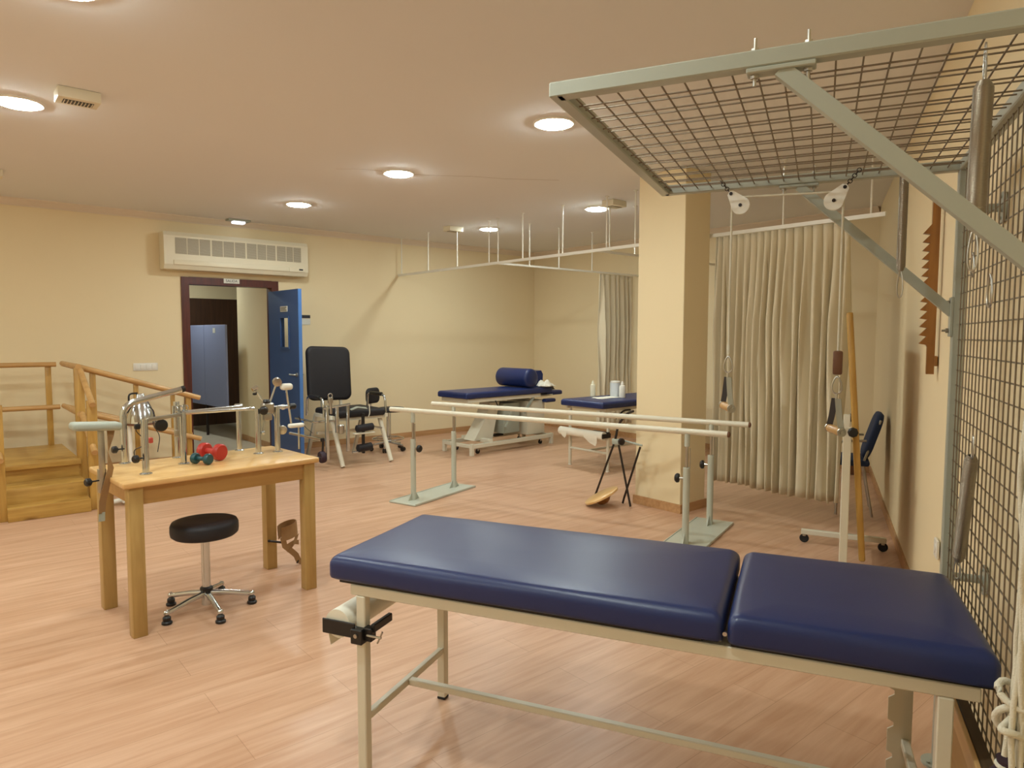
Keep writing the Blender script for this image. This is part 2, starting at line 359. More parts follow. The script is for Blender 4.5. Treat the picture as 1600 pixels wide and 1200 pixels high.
skirt('baseboard_corridor', (3.365, 8.75, 0), (3.365, 10.05, 0), (-1, 0, 0))
pr = thing('cubicle_partition', 'blue grey washroom cubicle partition seen through the open door', 'partition', (3.13, 10.45, 0), 95.5)
b = MB(); b.rbox((.62, 0, 1.04), (.72, .03, 1.18), .004, 1); b.build('panel', 'lav', pr, 0)
b = MB(); b.rbox((-.12, 0, 1.04), (.74, .03, 1.18), .004, 1); b.build('panel', 'lav', pr, 0)
MB().bar((.24, 0, 0), (.24, 0, .46), .03, .03).build('leg', 'dark', pr)
MB().box((-.12, .017, 1.55), (.08, .004, .07)).build('number_plate', 'plaque', pr, 0)

# ================================================================ ceiling fittings
def downlight(x, y, label, grp='recessed ceiling lights', power=1.0):
    t = thing('ceiling_light', label, 'ceiling light', (x, y, H_C), 0, grp)
    MB().lathe([(.112, .0), (.135, .0), (.135, -.008), (.126, -.014), (.112, -.012)], (0, 0, 0), (0, 0, 1), 40).build('trim_ring', 'white', t)
    MB().lathe([(.111, -.002), (.109, -.014), (.10, -.021), (.07, -.027), (.001, -.029)], (0, 0, 0), (0, 0, 1), 40).build('diffuser', 'lamp', t)
    return t
LX = (.46, 3.08, 5.53); LY = (3.28, 5.13, 7.0)
dl = downlight(LX[0], 5.05, 'round ceiling light cut off by the left edge of the photo')
GL = 'recessed ceiling lights'
dup(dl, (3.13, 3.29, H_C), 0, 'round ceiling light just left of the overhead wire canopy corner', GL)
dup(dl, (3.08, 5.13, H_C), 0, 'round ceiling light in mid ceiling above the parallel bars, third from the left', GL)
dup(dl, (3.0, 7.0, H_C), 0, 'round ceiling light nearest the air conditioner', GL)
dup(dl, (5.53, 7.0, H_C), 0, 'round ceiling light beside the long curtain rail, above the blue bed', GL)
dup(dl, (5.53, 5.14, H_C), 0, 'round ceiling light under the square box beside the column', GL)
for k, (x, y) in enumerate(((.46, 3.25), (-2.0, 3.2), (-2.0, 5.1), (-2.0, 7.0), (.46, 1.4), (-2.0, 1.4))):
    dup(dl, (x, y, H_C), 0, 'ceiling light over the front of the room, outside the picture', GL)
hl = downlight(2.65, 10.7, 'ceiling light of the corridor behind the door', 'corridor lights'); hl.location.z = 2.6
hl.children[1].data.materials[0] = M['hall']
def vent(x, y, z, label, rot=0, sz=(.21, .15, .06)):
    t = thing('ceiling_vent', label, 'ceiling vent', (x, y, H_C), rot, 'ceiling boxes')
    MB().rbox((0, 0, -sz[2] / 2), sz, .006, 2).build('housing', 'acw', t, 40)
    b = MB()
    b.box((0, 0, -sz[2] - .001), (sz[0] * .7, sz[1] * .5, .004)); gp = b.build('grille', 'dark', t, 0)
    b = MB()
    for k in range(9): b.box((-sz[0] * .32 + k * sz[0] * .08, 0, -sz[2] - .004), (.004, sz[1] * .5, .004))
    b.build('slat', 'acw', gp, 0)
    return t
vt = vent(.70, 4.64, 0, 'beige box with a dark grille on the ceiling near the left light')
dup(vt, (.42, 7.23, H_C), 0, 'beige ceiling box cut off by the left edge of the photo', 'ceiling boxes')
dup(vt, (5.11, 7.2, H_C), 0, 'beige box on the ceiling over a rod of the curtain rail', 'ceiling boxes')
dup(vt, (5.38, 4.76, H_C), 0, 'beige box on the ceiling beside the column', 'ceiling boxes')
e = thing('emergency_light', 'small lit emergency light on the ceiling cornice above the air conditioner', 'emergency light', (2.86, 8.42, H_C))
MB().rbox((0, 0, -.012), (.26, .12, .024), .006, 2).build('base', 'greyp', e)
MB().rbox((0, 0, -.036), (.14, .09, .03), .01, 3).build('diffuser', 'cool', e)

# ---- curtain rail
XT, ZT = 5.139, 2.335
t = thing('curtain_rail', 'long white curtain rail hung on thin rods from the ceiling', 'curtain rail', (XT, 0, 0))
MB().bar((0, 8.59, ZT), (0, 2.04, ZT), .022, .03).build('rail', 'whitemet', t, 0)
MB().bar((.012, 6.378, ZT), (7.745 - XT, 6.378, ZT), .03, .022).build('branch_rail', 'whitemet', t, 0)
MB().bar((.012, 4.79, ZT), (7.745 - XT, 4.79, ZT), .03, .022).build('branch_rail', 'whitemet', t, 0)
for y in (8.5, 7.82, 7.16, 6.51, 6.34, 5.9, 5.26, 4.64, 4.28, 2.8, 2.14):
    b = MB(); b.tube((0, y, ZT), (0, y, H_C), .007, 8); b.disc((0, y, H_C - .004), .02, .008, n=12); b.build('rod', 'whitemet', t)
for x, y in ((5.67, 6.378), (6.17, 6.378), (6.78, 6.378), (5.35, 4.79), (5.75, 4.79)):
    b = MB(); b.tube((x - XT, y, ZT), (x - XT, y, H_C), .007, 8); b.disc((x - XT, y, H_C - .004), .02, .008, n=12); b.build('rod', 'whitemet', t)
# ---- curtains
def curtain(name, label, p0, p1, z0, z1, folds, amp, seed, hem=0.02):
    rnd = random.Random(seed); p0 = Vector(p0); p1 = Vector(p1); d = p1 - p0; L = d.length; d.normalize(); n = Vector((-d.y, d.x, 0))
    NU, NV = folds * 16, 30
    ph = [rnd.uniform(-.9, .9) for _ in range(folds + 2)]; am = [rnd.uniform(.6, 1.25) for _ in range(folds + 2)]; wd = [rnd.uniform(.7, 1.4) for _ in range(folds)]
    tot = sum(wd); cum = [0]
    for a in wd: cum.append(cum[-1] + a / tot)
    vs = []; fs = []
    for j in range(NV + 1):
        v = j / NV
        for i in range(NU + 1):
            u = i / NU; fi = min(folds - 1, int(u * folds)); fr = u * folds - fi
            pos = cum[fi] + (cum[fi + 1] - cum[fi]) * fr
            A = amp * (am[fi] * (1 - fr) + am[fi + 1] * fr)
            top = min(1, v / .09)
            low = min(1, max(0, (v - .04)) / .3)
            s = math.sin(2 * PI * (fr + .12 * math.sin(v * 5 + ph[fi]) * low))
            pinch = max(0, math.cos(2 * PI * (fr - .25))) ** 8
            off = A * (.35 * s + .55 * pinch) * (1 - low) * (.55 + .45 * top) + A * low * (s + .25 * math.sin(4 * PI * fr + ph[fi] * 3 + v * 2))
            drift = .012 * math.sin(v * 3 + ph[fi] * 4) * low
            z = z1 + (z0 - z1) * v + (hem * math.sin(7 * u + ph[fi]) * .5 * v)
            vs.append(p0 + d * (pos * L + drift) + n * off + _z * z)
    for j in range(NV):
        for i in range(NU):
            a = j * (NU + 1) + i; fs.append((a, a + 1, a + NU + 2, a + NU + 1))
    b = MB(); b.add(vs, fs); o = b.build(name, 'cloth', None, 80)
    m = o.modifiers.new('cloth_thickness', 'SOLIDIFY'); m.thickness = .003
    return tag(o, label, 'curtain', 'cream pleated curtains')
curtain('curtain', 'long cream pleated curtain hanging beside the column, right of the parallel bars', (XT, 3.40, 0), (XT, 2.28, 0), .235, ZT - .018, 17, .042, 3, .02)
curtain('curtain', 'narrow gathered cream curtain left of the column behind the bottles on the bed', (6.93, 6.37, 0), (7.6, 6.37, 0), .25, ZT - .018, 7, .045, 5)

# ================================================================ on the back wall
ac = thing('air_conditioner', 'long off-white wall air conditioner above the open door', 'air conditioner', (2.87, 8.5985, 2.226))
AW = 1.675; b = MB()
b.prism([(0, 0), (-.17, 0), (-.2, .05), (-.2, .37), (-.17, .415), (0, .415)], -AW / 2, AW / 2, lambda a, z, t: Vector((t, a, z))); b.build('housing', 'acw', ac, 20)
b = MB()
segs = [(-.72, -.60), (-.59, -.47), (-.46, -.345), (-.325, -.205), (-.195, -.075), (-.065, .055), (.075, .19), (.20, .305), (.315, .42), (.44, .55), (.56, .64), (.65, .745)]
for a, c in segs: b.box(((a + c) / 2, -.2, .26), (c - a, .006, .18))
gl = b.build('intake_grille', 'grille', ac, 0)
b = MB()
for k in range(14): b.box((.01, -.204, .178 + k * .0126), (1.48, .003, .002))
b.build('grille_slat', 'acw', gl, 0)
MB().rbox((-.08, -.205, .075), (1.32, .012, .055), .004, 2).build('louvre', 'acw', ac, 30)
MB().rbox((.69, -.205, .075), (.20, .012, .055), .004, 2).build('control_panel', 'acw', ac, 30)
MB().box((.74, -.212, .078), (.05, .003, .018)).build('badge', 'ink', ac, 0)
sw = thing('switch_panel', 'white four-gang light switch plate on the wall left of the door', 'switch', (1.85, 8.6, 1.125))
MB().rbox((0, -.005, 0), (.25, .01, .085), .004, 2).build('plate', 'white', sw, 30)
for k in range(4): MB().rbox((-.085 + .057 * k, -.012, 0), (.05, .008, .055), .003, 2).build('rocker', 'white', sw, 30)
sg = thing('wall_sign', 'small two-part sign on the wall right of the open blue door', 'sign', (3.74, 8.6, 1.68))
MB().box((0, -.004, .045), (.14, .008, .04)).build('dark_plate', 'ink', sg, 0)
MB().box((0, -.004, -.02), (.14, .008, .08)).build('white_plate', 'plaque', sg, 0)
# ================================================================ wooden exercise stairs
st = thing('exercise_stairs', 'pine rehabilitation stairs with handrails against the back wall', 'stairs', (.69, 7.2, 0))
def S(x, y, z=0): return Vector((x - .69, y - 7.2, z))
XL, XR = .405, .985
for k, (y0, h) in enumerate(((6.64, .108), (6.80, .232))):
    b = MB(); b.rbox(S((XL + XR) / 2, (y0 + 7.12) / 2, h / 2), (XR - XL - .01, 7.12 - y0, h), .006, 2); b.build('step', 'pine', st, 30)
b = MB(); b.rbox(S(.30, 7.65, .362), (1.36, 1.14, .042), .005, 2); b.build('platform', 'pine', st, 30)
b = MB(); b.box(S(.30, 7.14, .17), (1.34, .03, .34)); b.box(S(.30, 8.2, .17), (1.34, .03, .34)); b.box(S(.97, 7.67, .17), (.03, 1.03, .34)); b.box(S(-.37, 7.67, .17), (.03, 1.03, .34)); b.build('platform_skirt', 'pine', st, 0)
for k, (x0, h) in enumerate(((.985, .235), (1.21, .12))):
    MB().rbox(S(x0 + .112, 7.75, h / 2), (.225, .86, h), .006, 2).build('side_step', 'pine_y', st, 30)
def post(x, y, z1, w_=.05, d_=.05, z0=0.0): MB().rbox(S(x, y, (z0 + z1) / 2), (w_, d_, z1 - z0), .005, 2).build('post', 'pine_z', st, 30)
post(1.005, 7.19, 1.19, .075, .05); post(1.02, 6.71, .93, .075, .05); post(.375, 6.71, .93, .075, .05); post(.375, 7.19, 1.19, .05, .05)
post(.885, 8.19, 1.18, .05, .04, .383); post(.42, 8.19, 1.18, .05, .04, .383); post(-.32, 8.19, 1.18, .05, .04, .383)
post(1.12, 7.25, 1.16, .045, .04); post(1.93, 7.25, .90, .045, .04); post(1.12, 8.19, 1.14, .04, .04); post(1.66, 8.19, .97, .045, .04); post(2.02, 8.19, .85, .04, .04)
def rail(p, q): 
    b = MB(); b.tube(S(*p), S(*q), .024, 16); b.build('handrail', 'dowel', st, 40)
rail((-.37, 8.16, 1.19), (.95, 8.16, 1.19)); rail((-.37, 8.16, .77), (.97, 8.16, .765))
rail((1.0, 8.13, 1.20), (1.0, 7.16, 1.20)); rail((1.0, 8.13, .775), (1.0, 7.16, .775))
rail((.985, 7.22, 1.205), (2.03, 7.22, .86)); rail((1.0, 8.16, 1.195), (2.2, 8.16, .80))
rail((1.0, 7.22, .79), (2.03, 7.22, .45)); rail((1.0, 8.16, .77), (2.2, 8.16, .37))
for x in (.375, 1.015):
    rail((x, 7.2, 1.18), (x, 6.62, .90)); rail((x, 7.2, .79), (x, 6.60, .50))

# ================================================================ hand therapy table
tb = thing('therapy_table', 'beech hand therapy table fitted with chrome exercise devices', 'table', (1.161, 4.0, 0), 4.6)
MB().rbox((0, 0, .76), (1.03, .605, .03), .008, 3).build('tabletop', 'beech', tb, 30)
for x in (-.455, .462):
    for y in (-.25, .25): MB().rbox((x, y, .372), (.066, .066, .745), .004, 2).build('leg', 'beech_z', tb, 30)
b = MB(); b.box((0, -.258, .70), (.86, .022, .09)); b.box((0, .258, .70), (.86, .022, .09)); b.box((-.455, 0, .70), (.022, .44, .09)); b.box((.462, 0, .70), (.022, .44, .09)); b.build('apron', 'beech_d', tb, 0)
TT = .775
def cpost(x, y, z1, r=.0165, parent=tb):
    b = MB(); b.tube((x, y, TT), (x, y, z1), r, 18); b.lathe([(.03, 0), (.03, .004), (.018, .009)], (x, y, TT), n=20); return b.build('chrome_post', 'chrome', parent, 40)
def knob(b, c, ax, r=.018, l=.025):
    c = Vector(c); ax = Vector(ax).normalized(); b.lathe([(r * .5, 0), (r, l * .25), (r, l * .8), (r * .7, l)], c, ax, 10); return b
# bent overhead arm with cord, lamp-like weights
b = MB(); b.path(fillet([(-.35, .265, TT), (-.35, .265, 1.10), (-.04, .255, 1.17)], .07, 8), .0175, 18); b.lathe([(.03, 0), (.03, .004), (.02, .009)], (-.35, .265, TT), n=20)
arm = b.build('overhead_arm', 'chrome', tb, 40)
MB().lathe([(.018, 0), (.018, .02), (.012, .022)], (-.045, .255, 1.169), (.97, -.03, .22), 18).build('end_cap', 'blackp', arm)
b = MB(); b.tube((-.352, .25, .86), (-.39, .25, .86), .004, 8); knob(b, (-.385, .25, .86), (-1, 0, 0), .02, .03); b.build('clamp_knob', 'blackp', arm)
b = MB(); pts = [(-.30, .255, 1.09), (-.27, .25, 1.0), (-.30, .25, .96), (-.25, .25, .90), (-.26, .25, .86), (-.31, .25, .85), (-.30, .25, .80)]
b.path(fillet(pts, .04, 4), .0025, 6); b.path(fillet([(-.24, .25, 1.09), (-.19, .25, 1.06), (-.21, .25, .98), (-.17, .24, .92), (-.20, .2, .83)], .05, 4), .0022, 6); b.build('cord', 'dark', arm)
b = MB(); b.tube((-.285, .252, 1.09), (-.285, .252, 1.0), .008, 10); b.lathe([(.012, 0), (.014, .02), (.008, .05)], (-.285, .252, 1.0), n=12); b.build('tension_hook', 'steel', arm)
MB().rbox((-.285, .25, .975), (.03, .03, .03), .008, 2).build('clip', 'blackp', arm)
# front frame with fork bracket
cpost(-.36, -.125, 1.055); cpost(-.075, .255, 1.10); cpost(-.12, .03, 1.06, .016)
b = MB(); b.rbox((-.24, -.05, 1.05), (.25, .02, .02), .004, 2, Matrix.Rotation(R(33), 3, 'Z')); br_ = b.build('fork_bracket', 'steel', tb, 30)
for k in range(3):
    b = MB(); b.tube((-.17 + .035 * k, .02 + .02 * k, 1.055), (-.17 + .035 * k, .02 + .02 * k, 1.10), .008, 10); b.torus((-.155 + .035 * k, .03 + .02 * k, 1.08), .014, .003, (1, .4, 0), 16, 6); b.build('finger_loop', 'chrome', br_)
b = MB(); b.lathe([(.02, -.008), (.032, -.005), (.032, .008), (.026, .012)], (-.26, -.06, 1.01), (0, -1, 0), 20); b.build('counter_knob', 'blackp', br_)
b = MB(); b.tube((-.36, -.125, .86), (-.40, -.14, .86), .004, 8); knob(b, (-.395, -.138, .86), (-1, -.3, 0), .02, .03); b.build('clamp_knob', 'blackp', tb)
b = MB(); b.tube((-.16, .01, 1.04), (-.16, .01, .96), .006, 8); b.rbox((-.16, .01, .95), (.018, .018, .04), .004, 2); b.build('hanging_peg', 'steel', tb)
MB().rbox((-.31, -.05, .935), (.022, .022, .03), .006, 2).build('red_clip', 'pinkred', tb)
# long twin guide bar and right cluster
b = MB(); b.tube((-.125, .035, 1.055), (.31, .10, 1.045), .010, 14); b.tube((-.12, .06, 1.058), (.29, .215, 1.05), .009, 14); b.build('guide_bar', 'chrome', tb, 40)
b = MB(); b.tube((.283, .25, TT), (.283, .25, 1.05), .015, 16); b.lathe([(.028, 0), (.028, .004), (.017, .009)], (.283, .25, TT), n=20); b.lathe([(.02, 0), (.026, .006), (.02, .014)], (.283, .25, 1.05), n=16); b.build('chrome_post', 'chrome', tb, 40)
cpost(.316, .06, 1.045); cpost(.43, .045, 1.05)
hb = Vector((.375, .055, 1.045))
b = MB(); b.rbox(hb, (.07, .055, .065), .012, 3); b.rbox(hb + Vector((-.01, -.02, -.05)), (.05, .03, .04), .006, 2); hub = b.build('exerciser_hub', 'steel', tb, 35)
b = MB(); b.lathe([(.022, 0), (.024, .008), (.016, .02)], hb + Vector((-.005, 0, .033)), n=14); b.lathe([(.02, 0), (.026, .01), (.024, .03), (.016, .036)], hb + Vector((-.03, -.02, -.005)), (-.5, -.8, -.2), 14); b.build('hub_knob', 'blackp', hub)
def spoke(p, q, parent=hub, head=None):
    p = Vector(p); q = Vector(q); b = MB(); b.tube(p, q, .0055, 10); o = b.build('spoke', 'chrome', hub)
    return q, o
q, o = spoke(hb + Vector((.015, 0, .03)), (.435, .055, 1.19)); MB().lathe([(.008, -.016), (.026, -.012), (.026, .012), (.008, .016)], (.437, .05, 1.2), (.2, 1, .3), 18).build('handle_disc', 'steel', hub)
q, o = spoke(hb + Vector((-.02, 0, .03)), (.305, .055, 1.155)); b = MB(); b.tube((.285, .055, 1.16), (.315, .055, 1.175), .012, 12); b.build('handle_grip', 'chrome', hub); MB().rbox((.297, .05, 1.135), (.022, .02, .014), .005, 2).build('grip_stop', 'blackp', hub)
q, o = spoke(hb + Vector((.03, 0, -.02)), (.462, .055, .91)); MB().lathe([(.008, -.016), (.026, -.012), (.026, .012), (.008, .016)], (.466, .05, .905), (.6, 1, .1), 18).build('handle_disc', 'steel', hub)
q, o = spoke(hb + Vector((-.01, 0, -.04)), (.345, .055, .91)); MB().ball((.345, .055, .90), .013).build('handle_ball', 'chrome', hub)
b = MB(); b.tube(hb + Vector((.03, 0, 0)), (.52, .055, 1.045), .011, 12); b.ball((.475, .055, 1.045), .017); b.build('cross_shaft', 'chrome', hub); MB().lathe([(.012, 0), (.018, .008), (.018, .035), (.012, .042)], (.515, .055, 1.045), (1, 0, 0), 14).build('shaft_grip', 'blackp', hub)
b = MB(); b.path([(.493, .05, 1.165), (.525, .05, .93)], .006, 10); b.path([(.572, .05, .92), (.572, .05, .776)], .005, 10); b.build('pedal_rod', 'chrome', hub)
MB().rbox((.497, .05, 1.168), (.075, .045, .04), .017, 4).build('hand_pad', 'whitemet', hub, 50)
MB().rbox((.555, .05, .925), (.10, .04, .026), .012, 4).build('hand_pad', 'whitemet', hub, 50)
# forearm rest clamped to the left end
b = MB(); b.rbox((-.565, -.08, 1.035), (.215, .10, .04), .016, 4, Matrix.Rotation(R(4), 3, 'Y')); ar = b.build('forearm_rest', 'greyp', tb, 50)
b = MB(); b.rbox((-.545, -.08, .90), (.028, .014, .25), .003, 2); b.rbox((-.545, -.07, .76), (.036, .028, .12), .004, 2); b.rbox((-.522, -.06, .765), (.03, .02, .02), .003, 1); b.build('rest_stem', 'steel', ar, 30)
b = MB(); b.tube((-.56, -.08, .765), (-.60, -.09, .765), .004, 8); knob(b, (-.595, -.088, .765), (-1, -.2, 0), .02, .03); b.build('clamp_knob', 'blackp', ar)
b = MB(); b.strip([(-.50, -.08, 1.02), (-.505, -.09, .98), (-.52, -.095, .90), (-.51, -.09, .82), (-.535, -.085, .72), (-.55, -.085, .66), (-.555, -.085, .60)], [(.04, .01, 0), (.03, .01, 0), (.006, .03, 0), (.03, .012, 0), (.035, .01, 0), (.035, .01, 0), (.03, .01, 0)], .003); b.build('strap', 'leather', ar)
b = MB(); b.strip([(-.555, -.085, .605), (-.557, -.085, .56)], (.028, 0, 0), .003); b.build('strap_buckle', 'greyp', ar)
# ankle strap hung on the back right leg
sp = thing('ankle_strap', 'tan leather ankle strap hanging from the table leg behind the stool', 'strap', (1.70, 4.24, 0), 4.6)
b = MB(); c = Vector((.0, .0, .235)); pts = []
for k in range(15):
    a = R(-150 + k * 300 / 14); pts.append(c + Vector((.06 * math.cos(a), .05 * math.sin(a), .015 * math.cos(a) )))
b.strip(pts, (0, 0.012, .085), .004); b.build('cuff', 'leather', sp, 60)
b = MB(); b.strip([(-.05, -.03, .21), (-.04, -.04, .15), (.0, -.04, .11), (.04, -.03, .07), (.06, -.02, .03), (.09, -.02, .006)], (.03, .0, .02), .004); b.strip([(.05, -.03, .20), (.02, -.045, .15), (-.01, -.04, .115)], (.03, .0, .02), .004); b.strip([(-.03, -.04, .14), (.03, -.035, .16), (.06, -.03, .15)], (0, .0, .03), .004); b.build('lacing_strap', 'leather', sp, 60)
b = MB(); b.path([(-.125, .0, .19), (-.05, -.02, .17)], .007, 8); b.ball((-.125, 0, .19), .009, 10); b.tube((.06, -.02, .03), (.05, -.02, .012), .006, 8); b.build('buckle', 'dark', sp)
# dumbbells on the table
def dumbbell(name, label, x, y, z, rot, r, L, m, grp=None):
    a = R(4.6); X = 1.161 + x * math.cos(a) - y * math.sin(a); Y = 4.0 + x * math.sin(a) + y * math.cos(a)
    t = thing(name, label, 'dumbbell', (X, Y, z), rot, 'vinyl dumbbells on the therapy table')
    for s in (-1, 1):
        c = Vector((s * L / 2, 0, r)); hl = L * .17
        MB().lathe([(r * .45, -hl), (r * .85, -hl), (r, -hl * .6), (r, hl * .6), (r * .85, hl), (r * .3, hl * 1.02)], c, (s, 0, 0), 8 if r < .03 else 24).build('weight_head', m, t, 40)
    MB().tube((-L / 2, 0, r), (L / 2, 0, r), r * .38, 16).build('grip', m, t)
dumbbell('dumbbell', 'larger red round-headed dumbbell on the therapy table', .04, .05, TT + .001, -64, .047, .115, 'red')
dumbbell('dumbbell', 'small dark teal dumbbell in front of the red one', -.055, -.05, TT + .001, -58, .030, .085, 'teal')

# ================================================================ foreground stool
sl = thing('swivel_stool', 'round black swivel stool with five-star chrome foot in front of the beech table', 'stool', (1.085, 3.84, 0))
MB().lathe([(.10, .408), (.155, .411), (.168, .422), (.171, .44), (.170, .472), (.163, .487), (.13, .495), (.06, .491), (.0, .489)], n=48).build('seat', 'blackv', sl, 60)
b = MB(); b.tube((0, 0, .09), (0, 0, .41), .022, 20); b.tube((0, 0, .03), (0, 0, .09), .026, 20); b.build('column', 'chrome', sl)
MB().lathe([(.03, .105), (.033, .112), (.033, .122), (.024, .13)], n=20).build('collar', 'blackp', sl)
for k in range(5):
    a = R(-90 + 72 * k); d = Vector((math.cos(a), math.sin(a), 0))
    b = MB(); b.path([d * .02 + _z * .092, d * .10 + _z * .082, d * .20 + _z * .062, d * .228 + _z * .058], .016, 12, rend=.012); b.ball(d * .228 + _z * .058, .016); b.tube(d * .228 + _z * .055, d * .228 + _z * .03, .008, 10); lg = b.build('base_arm', 'chrome', sl, 50)
    MB().lathe([(.022, 0), (.026, .003), (.026, .012), (.018, .018), (.02, .022), (.02, .036), (.014, .042)], d * .228, n=18).build('glide_foot', 'blackp', lg)

# ================================================================ infrared lamp
lp = thing('heat_lamp', 'infrared lamp with a bell-shaped chrome hood on a white stand behind the beech table', 'lamp', (1.31, 6.75, 0))
b = MB(); b.tube((-.22, -.03, .035), (.24, .10, .035), .022, 14); b.rbox((-.03, -.03, .05), (.12, .09, .06), .01, 2); bs = b.build('base', 'whitemet', lp, 40)
MB().lathe([(.024, 0), (.026, .01), (.026, .03)], (.235, .098, .035), (.96, .27, 0), 14).build('end_cap', 'blackp', bs)
MB().tube((0, 0, .05), (0, 0, .82), .016, 16).build('pole', 'whitemet', lp)
b = MB(); b.tube((0, 0, .80), (0, 0, .88), .02, 12); b.path(fillet([(0, 0, .87), (0, 0, .97), (.07, 0, .97)], .04), .008, 10); b.build('joint', 'blackp', lp)
MB().lathe([(.125, .70), (.122, .735), (.105, .80), (.08, .86), (.06, .90), (.035, .925), (.034, .96), (.03, .965)], (.09, 0, 0), n=36).build('hood', 'chrome', lp, 60)
MB().lathe([(.126, .694), (.129, .70), (.126, .712), (.118, .712)], (.09, 0, 0), n=36).build('hood_rim', 'brownl', lp)
# ================================================================ foreground treatment table
# local x runs along the table (left end 0), local y across it (0 = far legs)
mt = thing('treatment_table', 'long navy treatment table with ivory steel frame in the foreground', 'treatment table', (1.544, 2.262, 0), -62.6 + 90 - 90)
LM = 1.65
def cushion(x0, x1, y0, y1, z0, z1, r, crown=.006, nx=26, ny=14, edge_wave=0.0):
    # closed upholstered pad: rounded superellipse edge, slightly crowned top
    vs = []; fs = []; prof = []
    K = 6
    for k in range(K + 1):
        a = PI / 2 * k / K; prof.append((r * (1 - math.cos(a)), z0 + (z1 - z0) * (.0) + (z1 - r - z0) + r * math.sin(a)) )
    ring = []
    def rect(inset, n=10):
        rr = max(.02 - inset * .3, .012); xs0, xs1, ys0, ys1 = x0 + inset, x1 - inset, y0 + inset, y1 - inset; P = []
        def seg(a, bb, m):
            for i in range(m): P.append((a[0] + (bb[0] - a[0]) * i / m, a[1] + (bb[1] - a[1]) * i / m))
        def arc(cx, cy, a0):
            for i in range(5): t = a0 + PI / 2 * i / 5; P.append((cx + rr * math.cos(t), cy + rr * math.sin(t)))
        seg((xs0 + rr, ys0), (xs1 - rr, ys0), nx); arc(xs1 - rr, ys0 + rr, -PI / 2); seg((xs1, ys0 + rr), (xs1, ys1 - rr), ny); arc(xs1 - rr, ys1 - rr, 0)
        seg((xs1 - rr, ys1), (xs0 + rr, ys1), nx); arc(xs0 + rr, ys1 - rr, PI / 2); seg((xs0, ys1 - rr), (xs0, ys0 + rr), ny); arc(xs0 + rr, ys0 + rr, PI)
        return P
    levels = [(.012, z0 - .001), (.002, z0 + .004), (0.0, z0 + .012)] + [(i, z) for i, z in prof] + [(r + .03, z1 + crown * .5), (r + .09, z1 + crown * .9)]
    rnd = random.Random(int((x0 + 3) * 100))
    for li, (ins, z) in enumerate(levels):
        P = rect(ins); n = len(P)
        for i, (px, py) in enumerate(P):
            wob = edge_wave * math.sin(px * 9 + py * 7) if 0 < li < 8 else 0
            vs.append((px, py, z + wob))
    for l in range(len(levels) - 1):
        for i in range(n): fs.append((l * n + i, l * n + (i + 1) % n, (l + 1) * n + (i + 1) % n, (l + 1) * n + i))
    fs.append(tuple(reversed(range(n)))); fs.append(tuple(range((len(levels) - 1) * n, len(levels) * n)))
    return vs, fs
GY0, GY1 = -.585, .03
b = MB(); b.add(*cushion(-.115, 1.142, GY0, GY1, .676, .755, .034, .006, edge_wave=.0018)); b.build('main_cushion', 'navy', mt, 60)
b = MB(); b.add(*cushion(1.152, 1.755, GY0, GY1, .674, .755, .034, .006, edge_wave=.0022)); b.build('head_cushion', 'navy', mt, 60)
b = MB(); b.box((.50, -.28, .668), (1.17, .56, .012)); b.box((1.46, -.28, .668), (.60, .56, .012)); b.build('cushion_board', 'blackp', mt, 0)
b = MB(); b.tube((1.147, -.583, .705), (1.147, -.588, .705), .006, 10); b.build('hinge_pin', 'chrome', mt)
b = MB()
b.rbox((.84, -.55, .645), (1.76, .03, .035), .003, 1); b.rbox((.84, 0, .645), (1.76, .03, .035), .003, 1); b.rbox((-.015, -.275, .645), (.03, .52, .035), .003, 1); b.rbox((1.70, -.275, .645), (.03, .52, .035), .003, 1); b.rbox((1.147, -.275, .645), (.03, .52, .03), .003, 1)
b.build('top_frame', 'ivory', mt, 30)
for x, y in ((0, -.55), (0, 0), (LM, -.55), (LM, 0)):
    lg = MB().rbox((x, y, .318), (.034, .034, .618), .003, 1).build('leg', 'ivory', mt, 30)
    MB().rbox((x, y, .006), (.036, .036, .012), .003, 1).build('foot_cap', 'rubber', lg, 30)
b = MB(); b.rbox((0, -.275, .205), (.024, .52, .026), .003, 1); b.rbox((LM, -.275, .205), (.024, .52, .026), .003, 1); b.rbox((LM / 2, -.275, .205), (LM - .024, .026, .024), .003, 1); b.build('stretcher', 'ivory', mt, 30)
b = MB()
prof = [(-.016, .12), (.016, .12), (.016, .60), (-.016, .60)]
zz = .60; poly = [(.018, .12), (.018, .62), (-.012, .62), (-.02, .60)]
for z in (.49, .39, .29, .19):
    poly += [(-.02, z + .02), (-.004, z + .012), (-.004, z), (-.02, z - .012)]
poly += [(-.02, .12)]
b.prism(poly, -.09, -.084, lambda a, z, t: Vector((LM - .04 + a, t, z))); b.build('head_ratchet', 'ivory', mt, 0)
